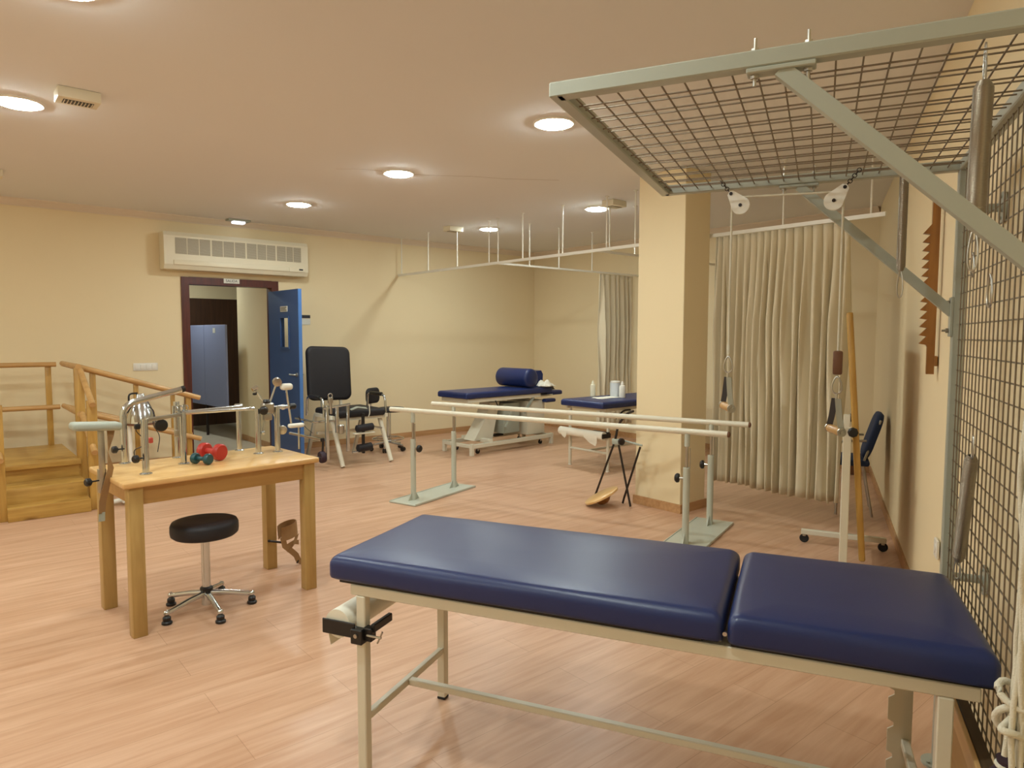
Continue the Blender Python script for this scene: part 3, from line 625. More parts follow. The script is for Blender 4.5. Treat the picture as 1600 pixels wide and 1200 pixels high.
# paper roll clamped to the left end
pr = MB(); pr.tube((-.085, -.575, .525), (-.085, .0, .525), .048, 28); roll = pr.build('paper_roll', 'paper', mt, 40)
b = MB(); b.strip([(-.132, -.32, .525), (-.134, -.32, .48), (-.125, -.32, .44)], (0, .48, 0), .0015); b.build('loose_sheet', 'paper', roll)
b = MB(); b.rbox((-.075, -.582, .515), (.13, .006, .05), .002, 1); b.rbox((-.0, -.572, .50), (.044, .044, .05), .003, 1); b.rbox((.030, -.56, .505), (.034, .03, .045), .003, 1); b.rbox((.045, -.51, .525), (.016, .11, .028), .003, 1); b.build('roll_bracket', 'blackp', mt, 30)
MB().rbox((-.075, .006, .515), (.13, .006, .05), .002, 1).build('roll_end_plate', 'blackp', mt, 30)
b = MB(); b.tube((.03, -.575, .505), (.085, -.575, .505), .004, 8); b.path([(.07, -.575, .485), (.09, -.575, .525)], .003, 8); b.disc((.0, -.596, .505), .007, .004, (0, 1, 0), 12); b.build('wing_screw', 'steel', mt)

# ================================================================ parallel bars
pb = thing('parallel_bars', 'long grey-green parallel bars on flat steel base plates in mid room', 'parallel bars', (3.542, 5.31, 0), -72.0)
# local x runs from the far-left base to the near-right base, local y positive = away from camera
for x in (0, 2.481):
    b = MB(); b.rbox((x, 0, .008), (.30, .92, .014), .003, 1); b.box((x - .145, 0, .012), (.008, .9, .014)); b.box((x + .145, 0, .012), (.008, .9, .014)); b.build('base_plate', 'greyen', pb, 30)
    for y in (-.302, .302):
        b = MB(); b.tube((x, y, .014), (x, y, .56), .024, 20)
        for s in (-1, 1): b.prism([(.02, .015), (.075, .015), (.024, .09)], -.003, .003, lambda a, z, t: Vector((x + t, y + s * a, z)))
        po = b.build('post', 'greyen', pb, 40)
        b = MB(); b.tube((x, y, .55), (x, y, .72), .011, 14); b.tube((x + .022, y, .55), (x + .022, y, .70), .004, 8); b.build('inner_tube', 'steel', po)
        MB().tube((x, y, .71), (x, y, .80), .019, 16).build('bar_socket', 'greyen', po)
        if not x and y > 0: continue
        b = MB(); b.tube((x, y, .48), (x + (-.055 if x else .055), y, .48), .009, 10); b.build('knob_stem', 'steel', po)
        MB().lathe([(.012, 0), (.032, .006), (.034, .018), (.026, .03), (.0, .033)], (x, y, .48), (-1 if x else 1, 0, 0), 16).build('clamp_knob', 'blackp', po).location = ((-.05 if x else .055), 0, 0)
for y in (-.302, .302):
    br = MB().tube((-.26, y, .815), (2.76, y, .815), .0215, 20).build('handrail_bar', 'ivory', pb, 40)
    MB().lathe([(.0205, 0), (.019, .012), (.01, .016)], (2.76, y, .815), (1, 0, 0), 16).build('end_plug', 'brownl', br)

# ================================================================ electric exam bed by the back wall
eb = thing('examination_bed', 'navy height-adjustable examination bed near the back wall with a bolster on it', 'examination bed', (5.046, 6.737, 0), 4.5)
b = MB()
for y in (0, .527): b.rbox((.728, y, .115), (1.50, .05, .05), .004, 1)
b.rbox((.0, .2635, .115), (.05, .53, .04), .004, 1); b.rbox((1.455, .2635, .115), (.05, .53, .04), .004, 1); b.rbox((.32, .2635, .15), (.06, .55, .05), .004, 1)
fr = b.build('base_frame', 'ivory', eb, 30)
for x in (0, 1.455):
    for y in (0, .527): 
        b = MB(); b.rbox((x, y, .075), (.046, .046, .15), .004, 1); b.build('foot', 'ivory', eb, 30)
        MB().disc((x, y, .004), .018, .008).build('foot_pad', 'rubber', eb)
for x in (.15, 1.30):
    for y in (.06, .47):
        b = MB(); b.disc((x, y, .035), .03, .02, (0, 1, 0), 18); w_ = b.build('caster', 'rubber', eb); b = MB(); b.rbox((x, y, .07), (.02, .036, .06), .004, 1); b.build('caster_fork', 'steel', w_)
b = MB(); b.prism([(.18, .15), (.50, .15), (.62, .62), (.46, .62), (.38, .42)], .16, .36, lambda a, z, t: Vector((a, t, z))); b.build('lift_column', 'ivory', eb, 0)
b = MB(); b.rbox((.80, .26, .40), (.30, .30, .40), .01, 2); b.build('motor_housing', 'greyp', eb, 30)
b = MB(); b.rbox((1.22, .26, .38), (.34, .40, .46), .01, 2); b.build('side_cover', 'ivory', eb, 30)
b = MB(); b.bar((.95, .02, .46), (1.12, .02, .66), .03, .02); b.bar((.60, .02, .30), (.72, .02, .52), .03, .02); b.build('lift_link', 'greyp', eb, 0)
MB().rbox((.72, .30, .165), (.16, .08, .03), .006, 1).build('foot_pedal', 'blackp', eb, 30)
b = MB(); b.rbox((.60, .02, .68), (1.30, .03, .05), .004, 1); b.rbox((.60, .51, .68), (1.30, .03, .05), .004, 1); b.rbox((-.03, .265, .68), (.03, .49, .05), .004, 1); b.rbox((1.25, .265, .68), (.03, .49, .05), .004, 1); b.rbox((1.42, .1, .66), (.34, .02, .02), .003, 1); b.rbox((1.42, .43, .66), (.34, .02, .02), .003, 1); b.build('top_frame', 'ivory', eb, 30)
b = MB(); b.path([(.40, .0, .66), (.43, -.01, .60), (.46, -.01, .57)], .008, 8); b.build('lever', 'blackp', eb)
b = MB(); b.add(*cushion(-.10, 1.46, -.02, .55, .71, .785, .03, .005)); b.build('body_cushion', 'navy', eb, 60)
b = MB(); b.add(*cushion(1.50, 1.83, .12, .43, .655, .715, .025, .004, 8, 8)); b.build('head_cushion', 'navy', eb, 60)
for y in (-.02, .49):
    MB().rbox((1.42, y + .03, .60), (.20, .09, .05), .02, 3).build('arm_cushion', 'navy', eb, 50)
A45 = R(4.5)
def ebp(x, y, z): return (5.046 + x * math.cos(A45) - y * math.sin(A45), 6.737 + x * math.sin(A45) + y * math.cos(A45), z)
bo = MB().lathe([(.0, -.30), (.10, -.298), (.122, -.282), (.126, -.26), (.126, .26), (.122, .282), (.10, .298), (.0, .30)], (0, 0, 0), (0, 1, 0), 36).build('bolster', 'navy', None, 50)
bo.location = ebp(1.055, .28, .785 + .133); bo.rotation_euler = (0, 0, R(4.5)); tag(bo, 'navy vinyl roll bolster lying across the examination bed', 'bolster')
wq = MB().prism([(-.11, 0), (.08, 0), (.09, .16), (.06, .21), (-.05, .20)], -.13, .13, lambda a, z, t: Vector((a, t, z))).build('wedge_cushion', 'navy', None, 30)
wq.location = ebp(1.37, .28, .795); wq.rotation_euler = (0, 0, R(-8)); tag(wq, 'small navy wedge cushion behind the bolster on the examination bed', 'cushion')
rnd = random.Random(4)
def rag(name, m, loc, sx, sy, h, seed, label, cat, n=18):
    rr = random.Random(seed); a = [rr.uniform(0, 6) for _ in range(6)]; vs = []; fs = []
    for j in range(n + 1):
        for i in range(n + 1):
            u, v = i / n * 2 - 1, j / n * 2 - 1; d = max(0, 1 - max(abs(u), abs(v)) ** 4)
            x = u * sx / 2 * (1 + .12 * math.sin(3 * v + a[0])); y = v * sy / 2 * (1 + .12 * math.sin(3 * u + a[1]))
            z = .004 + d * h * (.55 + .25 * math.sin(5 * u + a[2] + 2 * v) + .2 * math.sin(7 * v + a[3]))
            vs.append((x, y, z))
    for j in range(n):
        for i in range(n): k = j * (n + 1) + i; fs.append((k, k + 1, k + n + 2, k + n + 1))
    o = MB().add(vs, fs).build(name, m, None, 60); o.location = loc
    md = o.modifiers.new('thickness', 'SOLIDIFY'); md.thickness = .003
    return tag(o, label, cat)
rag('towel', 'paper', ebp(1.36, .20, .787), .22, .20, .09, 3, 'crumpled white towel at the head of the examination bed', 'towel').location = ebp(1.37, .02, .795)
rag('bag', 'blackp', ebp(1.5, .2, .72), .22, .18, .09, 9, 'small black bag on the head cushion of the examination bed', 'bag').location = ebp(1.65, .28, .724)

# ================================================================ simple exam bed beside the column
xb = thing('examination_bed', 'navy examination bed with bottles on it, partly hidden by the column', 'examination bed', (5.59, 5.285, 0), 1.0)
b = MB(); b.add(*cushion(-.15, 1.70, -.335, .30, .70, .772, .03, .005)); b.build('cushion', 'navy', xb, 60)
b = MB(); b.rbox((.75, -.285, .68), (1.62, .03, .035), .003, 1); b.rbox((.75, .285, .68), (1.62, .03, .035), .003, 1); b.rbox((0, 0, .68), (.03, .54, .035), .003, 1); b.rbox((1.5, 0, .68), (.03, .54, .035), .003, 1); b.build('top_frame', 'ivory', xb, 30)
for x in (0, 1.5):
    for y in (-.285, .285):
        lg = MB().tube((x, y, .01), (x, y, .67), .018, 16).build('leg', 'ivory', xb); MB().disc((x, y, .006), .02, .012).build('foot_cap', 'white', lg)
b = MB(); b.tube((0, -.285, .20), (0, .285, .20), .014, 12); b.tube((1.5, -.285, .20), (1.5, .285, .20), .014, 12); b.tube((0, 0, .2), (1.5, 0, .2), .014, 12); b.build('stretcher', 'ivory', xb)
b = MB(); b.tube((-.08, -.30, .40), (-.08, .36, .40), .046, 24); ro = b.build('paper_roll', 'paper', xb)
b = MB(); b.strip([(-.126, -.14, .40), (-.126, -.14, .36), (-.11, -.145, .33), (-.115, -.16, .30)], [(0, .20, 0), (0, .19, .01), (0, .15, .02), (0, .09, .03)], .0015); b.build('torn_sheet', 'paper', ro, 60)
b = MB(); b.strip([(-.126, .27, .39), (-.125, .27, .36), (-.115, .28, .335)], [(0, .10, 0), (0, .08, .02), (0, .04, .02)], .0015); b.build('torn_sheet', 'paper', ro, 60)
b = MB(); b.rbox((-.05, -.305, .40), (.14, .008, .05), .002, 1); b.rbox((-.012, -.2, .425), (.024, .22, .03), .002, 1); b.build('roll_bracket', 'blackp', xb, 30)
b = MB(); b.path(fillet([(.34, -.31, .66), (.22, -.31, .66), (.10, -.31, .58)], .05), .010, 8); b.build('lever', 'dark', xb)
ZB = .778
def bottle(label, x, y, prof, m, cap=None):
    t = MB().lathe(prof, (0, 0, 0), n=24).build('bottle', m, None, 40); t.location = (x, y, ZB); tag(t, label, 'bottle', 'bottles on the examination bed')
    if cap: MB().lathe(cap, (0, 0, 0), n=18).build('nozzle', m, t, 40)
    return t
bottle('slim cream bottle with a pointed nozzle at the corner of the examination bed', 5.86, 5.48, [(.026, 0), (.03, .004), (.03, .125), (.026, .14), (.012, .146)], 'lotion', [(.016, .144), (.015, .158), (.006, .182), (.003, .186)])
bottle('white bottle with a round cap next to the column', 6.02, 5.17, [(.032, 0), (.036, .004), (.036, .12), (.03, .138), (.016, .144)], 'white', [(.018, .142), (.018, .165), (.014, .17), (.014, .182), (.008, .186)])
tn = thing('tin', 'grey and white cylindrical tub between the two bottles', 'tub', (6.05, 5.30, ZB))
MB().lathe([(.052, 0), (.055, .003), (.055, .17), (.052, .176)], n=32).build('body', 'tin', tn, 40); MB().lathe([(.057, .165), (.057, .18), (.05, .183), (.0, .183)], n=32).build('lid', 'white', tn, 40)
MB().bar((-.02, .052, .003), (-.02, .056, .165), .03, .004).build('label_panel', 'white', tn, 0)
rag('paper_sheet', 'paper', (5.85, 5.30, ZB), .30, .16, .012, 12, 'rumpled white paper lying between the bottles', 'paper').location = (5.86, 5.28, .776)
tq = MB().path([(.09 * math.cos(k * .42) * (1 - k * .004), .075 * math.sin(k * .42), .012 + k * .0018) for k in range(60)], .009, 8).build('strap_coil', 'strapg', None); tq.location = (6.55, 5.28, ZB); tag(tq, 'coiled dark strap behind the white bottle on the bed', 'strap')

# ================================================================ knee exercise chair
kc = thing('exercise_chair', 'black padded leg exercise chair with chrome levers beside the blue door', 'exercise chair', (3.78, 7.3, 0))
def K(X, Y, z): return Vector((X - 3.78, Y - 7.3, z))
tilt = Matrix.Rotation(R(-9), 3, 'X')
def padded_panel(b, c, rot, w, h, t, rc):
    out = []; c = Vector(c); hw, hh = w / 2 - rc, h / 2 - rc
    for sx, sz, a0 in ((1, 1, 0), (-1, 1, 90), (-1, -1, 180), (1, -1, 270)):
        for k in range(8): a = R(a0 + 90 * k / 7); out.append((sx * hw + rc * math.cos(a), sz * hh + rc * math.sin(a)))
    n = len(out); vs = []; fs = []; rings = []
    for k in range(9): a = -PI / 2 + PI * k / 8; rings.append((t * .5 * (1 - math.cos(a)), t / 2 * math.sin(a)))
    for i_, y_ in rings: vs += [c + rot @ Vector((p[0] * (1 - 2 * i_ / w), y_, p[1] * (1 - 2 * i_ / h))) for p in out]
    for i in range(len(rings) - 1): fs += [(i * n + k, i * n + (k + 1) % n, (i + 1) * n + (k + 1) % n, (i + 1) * n + k) for k in range(n)]
    fs += [tuple(reversed(range(n))), tuple(range((len(rings) - 1) * n, len(rings) * n))]
    return b.add(vs, fs)
b = MB(); padded_panel(b, K(3.71, 7.86, 1.02), Matrix.Rotation(R(-8), 3, 'X') @ Matrix.Rotation(R(2), 3, 'Y'), .57, .66, .075, .085); b.build('backrest', 'blackv', kc, 60)
b = MB(); b.rbox(K(3.78, 7.45, .585), (.62, .62, .085), .035, 4); b.build('seat', 'blackv', kc, 60)
b = MB()
for x in (3.47, 4.09):
    b.bar(K(x - .0, 7.14, .545), K(x, 7.72, .545), .035, .04)
b.bar(K(3.47, 7.7, .545), K(4.09, 7.7, .545), .035, .04); b.bar(K(3.47, 7.2, .53), K(4.09, 7.2, .53), .035, .04); b.bar(K(3.6, 7.80, .54), K(3.6, 7.90, 1.2), .03, .03); b.bar(K(3.84, 7.80, .54), K(3.84, 7.90, 1.2), .03, .03); b.bar(K(3.47, 7.7, .32), K(4.09, 7.7, .32), .03, .03)
b.build('seat_frame', 'ivory', kc, 0)
for x0, x1 in ((3.455, 3.475), (4.06, 4.09)):
    MB().path([K(x0, 7.28, .56), K(x1, 7.04, .012)], .026, 16).build('leg', 'ivory', kc, 40)
for x in (3.47, 4.09): MB().bar(K(x, 7.72, .545), K(x, 7.98, .0), .035, .035).build('leg', 'ivory', kc, 0)
for x, s in ((3.36, -1), (4.15, 1)):
    b = MB(); b.path(fillet([K(x, 7.72, .54), K(x, 7.70, .77), K(x, 7.28, .77), K(x, 7.26, .56)], .07), .0135, 12); am = b.build('armrest', 'chrome', kc, 50)
    MB().path([K(x, 7.62, .775), K(x, 7.36, .775)], .024, 14).build('arm_pad', 'blackp', am)
b = MB(); b.path(fillet([K(3.22, 7.72, .52), K(3.22, 7.2, .52), K(3.50, 7.2, .52)], .05), .012, 10); b.path(fillet([K(3.12, 7.65, .36), K(3.3, 7.16, .32), K(3.36, 7.14, .32)], .05), .016, 10); b.build('side_rail', 'chrome', kc)
b = MB(); b.strip([K(3.17, 7.5, .56), K(3.19, 7.5, .5), K(3.25, 7.48, .42), K(3.30, 7.45, .37)], (0, .035, .01), .004); b.build('belt', 'strapk', kc)
# left weight lever
b = MB(); b.rbox(K(3.30, 7.06, .41), (.035, .035, .60), .004, 1); b.rbox(K(3.55, 7.06, .44), (.032, .032, .52), .004, 1); b.path([K(3.255, 7.06, .68), K(3.58, 7.06, .71)], .015, 12); b.rbox(K(3.42, 7.06, .55), (.035, .03, .30), .004, 1); lv = b.build('lever_frame', 'chrome', kc, 40)
b = MB(); b.tube(K(3.06, 7.05, .135), K(3.22, 7.05, .15), .014, 12); b.build('weight_peg', 'chrome', lv)
MB().lathe([(.02, -.03), (.06, -.028), (.066, -.015), (.066, .015), (.06, .028), (.02, .03)], K(3.235, 7.05, .15), (1, 0, .08), 24).build('weight_disc', 'purple', lv)
b = MB(); b.tube(K(3.235, 7.05, .15), K(3.25, 7.05, .36), .012, 10); b.rbox(K(3.24, 7.05, .34), (.04, .03, .04), .006, 1); b.build('lever_rod', 'dark', lv)
b = MB(); b.rbox(K(3.34, 7.05, .77), (.055, .03, .06), .006, 2); b.torus(K(3.34, 7.05, .82), .024, .006, (0, 1, 0), 20, 8); b.tube(K(3.345, 7.05, .62), K(3.34, 7.05, .76), .018, 12); b.build('angle_lock', 'steel', lv)
b = MB(); b.lathe([(.025, -.05), (.035, -.04), (.035, .04), (.025, .05)], K(3.46, 7.04, .44), n=16); b.build('spring_drum', 'steel', lv)
# right leg lever with roller pads
b = MB(); b.rbox(K(3.73, 7.04, .37), (.03, .03, .46), .004, 1); lv2 = b.build('leg_lever', 'blackp', kc, 30)
for z, x0, x1, r in ((.205, 3.64, 3.83, .045), (.43, 3.63, 3.85, .042)):
    MB().lathe([(r * .6, 0), (r, .012), (r, x1 - x0 - .012), (r * .6, x1 - x0)], K(x0, 7.02, z), (1, 0, .06), 20).build('roller_pad', 'blackv', lv2)
MB().rbox(K(3.73, 7.02, .375), (.26, .06, .02), .006, 1).build('lever_plate', 'ivory', lv2, 30)
b = MB(); b.path([K(3.88, 7.15, .43), K(4.09, 7.2, .38)], .012, 10); b.tube(K(3.58, 7.02, .165), K(3.66, 7.02, .17), .012, 10); b.build('lever_peg', 'chrome', lv2)
b = MB(); b.path(fillet([K(3.86, 7.13, .69), K(3.86, 7.12, .58), K(3.84, 7.12, .54)], .03), .006, 8); b.build('seat_handle', 'ivory', kc)
b = MB(); b.strip([K(3.62, 7.12, .64), K(3.7, 7.12, .665), K(3.82, 7.12, .645)], (0, .04, .01), .006); b.build('thigh_strap', 'greyp', kc)

# ================================================================ rolling stool with backrest
rs = thing('rolling_stool', 'black rolling stool with small backrest and chrome foot ring right of the leg exercise chair', 'stool', (4.475, 7.775, 0))
MB().lathe([(.08, .50), (.165, .503), (.178, .515), (.178, .535), (.165, .552), (.08, .558), (.0, .556)], (.05, 0, 0), n=36).build('seat', 'blackv', rs, 60)
b = MB(); padded_panel(b, (-.20, .03, .72), Matrix.Rotation(R(28), 3, 'Z'), .27, .20, .06, .06); b.build('backrest', 'blackv', rs, 60)
b = MB(); b.path(fillet([(0, .02, .49), (-.20, .06, .49), (-.22, .06, .66)], .06), .011, 10); b.build('backrest_arm', 'whitemet', rs)
b = MB(); b.tube((0, 0, .12), (0, 0, .5), .018, 16); b.tube((.035, 0, .14), (.035, 0, .5), .006, 8); b.build('column', 'chrome', rs)
b = MB(); b.torus((0, 0, .155), .20, .008, n=40); 
for k in range(3): a = R(20 + 120 * k); b.tube((0, 0, .15), (.2 * math.cos(a), .2 * math.sin(a), .155), .006, 8)
b.build('foot_ring', 'chrome', rs)
for k in range(5):
    a = R(-60 + 72 * k); d = Vector((math.cos(a), math.sin(a), 0))
    lg = MB().path([d * .01 + _z * .11, d * .21 + _z * .075], .014, 10).build('base_arm', 'chrome', rs)
    b = MB(); n = Vector((-d.y, d.x, 0))
    for s in (-1, 1): b.disc(d * .215 + n * .014 * s + _z * .029, .028, .018, n, 18)
    b.build('caster', 'blackp', lg)

# ================================================================ black folding frame and balance board by the column
ff = thing('folding_trestle', 'black tubular folding frame with a grey joint leaning by the left side of the column', 'folding frame', (4.50, 4.0, 0))
def FF(X, Y, z): return Vector((X - 4.50, Y - 4.0, z))
b = MB(); b.path(fillet([FF(4.54, 3.985, .545), FF(4.54, 4.20, .05), FF(4.54, 4.215, .012)], .02), .0095, 10); b.build('leg', 'dark', ff)
b = MB(); b.path([FF(4.55, 3.945, .545), FF(4.55, 3.80, .014)], .0095, 10); b.build('leg', 'dark', ff)
b = MB(); b.path(fillet([FF(4.62, 3.76, .53), FF(4.605, 3.92, .06), FF(4.60, 3.93, .012)], .06), .0095, 10); b.build('leg', 'dark', ff)
b = MB(); b.path(fillet([FF(4.54, 3.975, .57), FF(4.55, 3.945, .72), FF(4.57, 3.86, .82), FF(4.57, 3.80, .84)], .05), .011, 10); b.build('handle_bar', 'dark', ff)
b = MB(); b.rbox(FF(4.545, 3.965, .56), (.04, .075, .05), .008, 2); b.tube(FF(4.57, 3.93, .575), FF(4.62, 3.74, .545), .009, 10); b.build('joint', 'greyp', ff)
MB().lathe([(.012, 0), (.03, .006), (.03, .026), (.018, .034)], FF(4.53, 3.905, .57), (-.3, -1, 0), 14).build('knob', 'dark', ff)
bb = thing('balance_board', 'round wooden balance board tilted on its half-ball on the floor by the column', 'balance board', (4.43, 4.02, .079))
bb.rotation_euler = (Matrix.Rotation(R(-27), 3, _fh) @ Matrix.Rotation(R(-4), 3, _rt)).to_euler()
MB().lathe([(.0, .0), (.148, .0), (.158, .004), (.158, .018), (.153, .022), (.0, .022)], n=44).build('disc', 'beech', bb, 40)
b = MB(); b.lathe([(.001, -.066), (.03, -.062), (.055, -.045), (.07, -.02), (.073, -.0005)], n=28); b.build('half_ball', 'ladder', bb, 60)
# ================================================================ pulley cage on the right wall
CA = R(25.6); CO = Vector((2.6, .81, 0)) - Vector((-math.sin(R(25.6)), math.cos(R(25.6)), 0)) * .016; CX = Vector((math.cos(CA), math.sin(CA), 0)); CY = Vector((-math.sin(CA), math.cos(CA), 0))
def CP(x, y, z): return CO + CX * x + CY * y + _z * z
def cthing(name, label, cat, x, y, z, group=None): return thing(name, label, cat, CP(x, y, z), 25.6, group)
cg = cthing('pulley_cage', 'grey steel suspension cage with overhead and wall wire mesh at the right', 'exercise cage', 0, 0, 0)
T = .034; ZR = 2.037; XN = -1.18; YO = .975
for x in (-.0, XN):
    b = MB(); b.rbox((x, 0, 1.03), (T, T, 2.05), .003, 1); po = b.build('post', 'cage', cg, 30)
    b = MB(); b.disc((x, 0, .004), .05, .008, n=24)
    for k in range(3): b.disc((x + .035 * math.cos(2.1 * k), .035 * math.sin(2.1 * k), .011), .006, .006, n=8)
    b.build('floor_flange', 'cage', po)
b = MB(); b.rbox((0, YO / 2, ZR), (T, YO, T), .003, 1); b.build('canopy_rail', 'cage', cg, 30)
b = MB(); b.rbox((XN, YO / 2, ZR), (T, YO, T), .003, 1); b.build('canopy_rail', 'cage', cg, 30)
b = MB(); b.rbox((XN / 2, YO, ZR), (-XN + T, T, T), .003, 1); b.build('canopy_rail', 'cage', cg, 30)
b = MB(); b.rbox((XN / 2, 0, ZR), (-XN - T, T, T), .003, 1); b.build('canopy_rail', 'cage', cg, 30)
b = MB(); b.rbox((XN / 2, 0, .36), (-XN - T, T * .8, T * .8), .003, 1); b.build('lower_rail', 'cage', cg, 30)
WZ = .0021
b = MB(); z = ZR - .004
n = 23
for k in range(1, 24): x = XN * k / 24; b.tube((x, .0, z + (.003 if k % 2 else -.003)), (x, YO, z + (.003 if k % 2 else -.003)), WZ, 6)
for k in range(1, 20): y = YO * k / 19.5; b.tube((0, y, z), (XN, y, z), WZ, 6)
b.build('canopy_mesh', 'zinc', cg, 60)
b = MB()
for k in range(1, 24): x = XN * k / 24; b.tube((x, .002, .36), (x, .002, ZR), WZ, 6)
for k in range(0, 34): zz = .37 + k * .05; b.tube((0, -.001, zz), (XN, -.001, zz), WZ, 6)
b.build('wall_mesh', 'zinc', cg, 60)
for x in (0.0, XN):
    b = MB(); b.bar((x, .50, ZR - T / 2 - .008), (x, .012, 1.555), T * .9, T * .8, (1, 0, 0)); b.rbox((x, .50, ZR - T / 2 - .006), (.036, .13, .010), .002, 1); b.rbox((x, .020, 1.545), (.036, .010, .13), .002, 1); br = b.build('diagonal_brace', 'cage', cg, 0)
    for y in (.45, .55):
        b = MB(); b.disc((x, y, ZR - T / 2 - .014), .009, .008, n=6); b.tube((x, y, ZR - .05), (x, y, ZR + .045), .0035, 8); b.disc((x, y, ZR + T / 2 + .004), .008, .007, n=6); b.build('bolt', 'steel', br)
    for zz in (1.50, 1.592): b = MB(); b.tube((x, .0, zz), (x, .045, zz), .004, 8); b.disc((x, .03, zz), .009, .008, (0, 1, 0), 6); b.build('bolt', 'steel', br)
for x, zz in ((0, 1.895), (0, .67), (XN, 1.895), (XN, .67)):
    b = MB(); b.tube((x, -.016, zz), (x, -.108, zz), .014, 14); b.disc((x, -.108, zz), .05, .007, (0, 1, 0), 24)
    for k in (-1, 1): b.disc((x, -.103, zz + .034 * k), .006, .006, (0, 1, 0), 8)
    b.build('wall_bracket', 'cage', cg, 40)
# hanging hardware
def carabiner(b, c, L, wd, ax, r=.0028, n=20):
    c = Vector(c); a = Vector(ax).normalized(); pts = []
    for k in range(n):
        t = 2 * PI * k / n; pts.append(c + _z * (math.cos(t) * L / 2) + a * (math.sin(t) * wd / 2 * (1 - .35 * math.cos(t))))
    b.path(pts, r, 7, True); return b
def coil(b, p, q, R_, r, turns, n=10):
    p = Vector(p); q = Vector(q); d = (q - p); L = d.length; d.normalize(); u = Vector((1, 0, 0)); x = (u - d * u.dot(d)).normalized(); y = d.cross(x); pts = []
    N = turns * n
    for k in range(N + 1):
        t = 2 * PI * k / n; env = min(1, .55 + k / N * 9, .55 + (1 - k / N) * 9); pts.append(p + d * (L * k / N) + (x * math.cos(t) + y * math.sin(t)) * R_ * env)
    b.path(pts, r, 5); return b
def spring(label, x, y, z1, z0, R_, tilt=(0, 0), r=.0017, clip=.06, loclip=.05):
    t = cthing('tension_spring', label, 'spring', x, y, z1, 'steel suspension springs on the cage')
    L = z1 - z0; q = Vector((tilt[0], tilt[1], -L)); turns = int(L / (2 * r + .0006))
    dirn = q.normalized()
    b = MB(); coil(b, dirn * clip, q - dirn * loclip, R_, r, min(turns, 110), 10); b.build('coil', 'springm', t, 70)
    b = MB(); carabiner(b, dirn * (clip * .5), clip + .012, .02, (1, 0, 0), .0022); b.build('top_clip', 'steel', t)
    b = MB(); carabiner(b, q - dirn * (loclip * .45), loclip + .012, .018, (.6, .8, 0), .0022); b.build('snap_hook', 'steel', t)
    return t
spring('thick steel spring hanging from the near part of the overhead mesh', -1.06, .135, 2.043, 1.62, .0165, (.0, .006), .0019, .065, .07)
spring('thin steel spring hanging from the far part of the overhead mesh', -.147, .185, 2.043, 1.615, .0125, (0, 0), .0015, .04, .075)
spring('steel spring slung low on the wall mesh behind the navy table', -.51, .028, 1.205, .78, .016, (.165, -.002), .0018, .05, .05)
c = cthing('carabiner', 'large steel carabiner clipped on the wall mesh under the near diagonal brace', 'carabiner', -.53, .012, 1.60, 'loose carabiners on the cage'); b = MB(); carabiner(b, (0, 0, 0), .085, .035, (1, .1, .0), .003); b.build('loop', 'steel', c)
c = cthing('carabiner', 'small steel carabiner clipped on the wall mesh near the far post', 'carabiner', -.28, .012, 1.69, 'loose carabiners on the cage'); b = MB(); carabiner(b, (0, 0, 0), .07, .028, (1, .1, .0), .0028); b.build('loop', 'steel', c)
# pulleys, rope and handles
PX = -.147
def pulley(label, hook, ctr):
    t = cthing('pulley', label, 'pulley', PX, ctr[0] + .014, ctr[1], 'white rope pulleys under the overhead mesh')
    h = Vector((0, hook[0] - ctr[0], hook[1] - ctr[1])); d = h.normalized(); n = Vector((0, -d.z, d.y))
    poly = []
    for k in range(15):
        a = PI * .98 + PI * 1.04 * k / 14; poly.append(n * (.031 * math.cos(a)) + d * (.031 * math.sin(a)))
    poly += [n * .012 + d * .056, d * .062, n * -.012 + d * .056]
    b = MB()
    for s in (-.008, .006): b.prism([(p.y, p.z) for p in poly], s, s + .002, lambda a, c, t_: Vector((t_, a, c)))
    b.build('side_plate', 'white', t, 30)
    MB().lathe([(.028, -.0055), (.02, 0), (.028, .0055)], (0, 0, 0), (1, 0, 0), 28).build('wheel', 'white', t, 50)
    MB().disc((0, 0, 0), .006, .022, (1, 0, 0), 10).build('axle_bolt', 'dark', t); MB().disc(d * .052, .006, .022, (1, 0, 0), 10).build('hook_bolt', 'dark', t)
    b = MB(); L = h.length; k = 0; s = .055
    while s < L: b.torus(d * s, .0065, .0016, n if k % 2 else (1, 0, 0), 12, 6); s += .0105; k += 1
    b.build('chain', 'dark', t)
P1, P2 = (.668, 1.935), (.373, 1.928)
pulley('white pulley hanging left under the far edge of the overhead mesh', (.735, 2.022), P1)
pulley('white pulley hanging right under the far edge of the overhead mesh', (.30, 2.022), P2)
rr_ = .0285
pts = [Vector((0, .6965, 1.413)), Vector((0, P1[0] + rr_, P1[1]))]
for k in range(1, 6): a = PI * .5 * k / 6; pts.append(Vector((0, P1[0] + rr_ * math.cos(a), P1[1] + rr_ * math.sin(a))))
pts += [Vector((0, P1[0], P1[1] + rr_)), Vector((0, P2[0], P2[1] + rr_))]
for k in range(1, 6): a = PI * .5 + PI * .5 * k / 6; pts.append(Vector((0, P2[0] + rr_ * math.cos(a), P2[1] + rr_ * math.sin(a))))
pts += [Vector((0, P2[0] - rr_, P2[1])), Vector((0, .3445, 1.43))]
rp = cthing('rope', 'white rope running over both pulleys down to the two pull handles', 'rope', PX, .014, 0); b = MB(); b.path(pts, .0036, 8)
b.lathe([(.004, 0), (.007, .01), (.007, .03), (.004, .04)], (0, .6965, 1.413), n=10); b.build('cord', 'rope', rp)
MB().rbox((0, .3445, 1.392), (.02, .03, .08), .006, 2).build('rope_adjuster', 'brownl', rp)
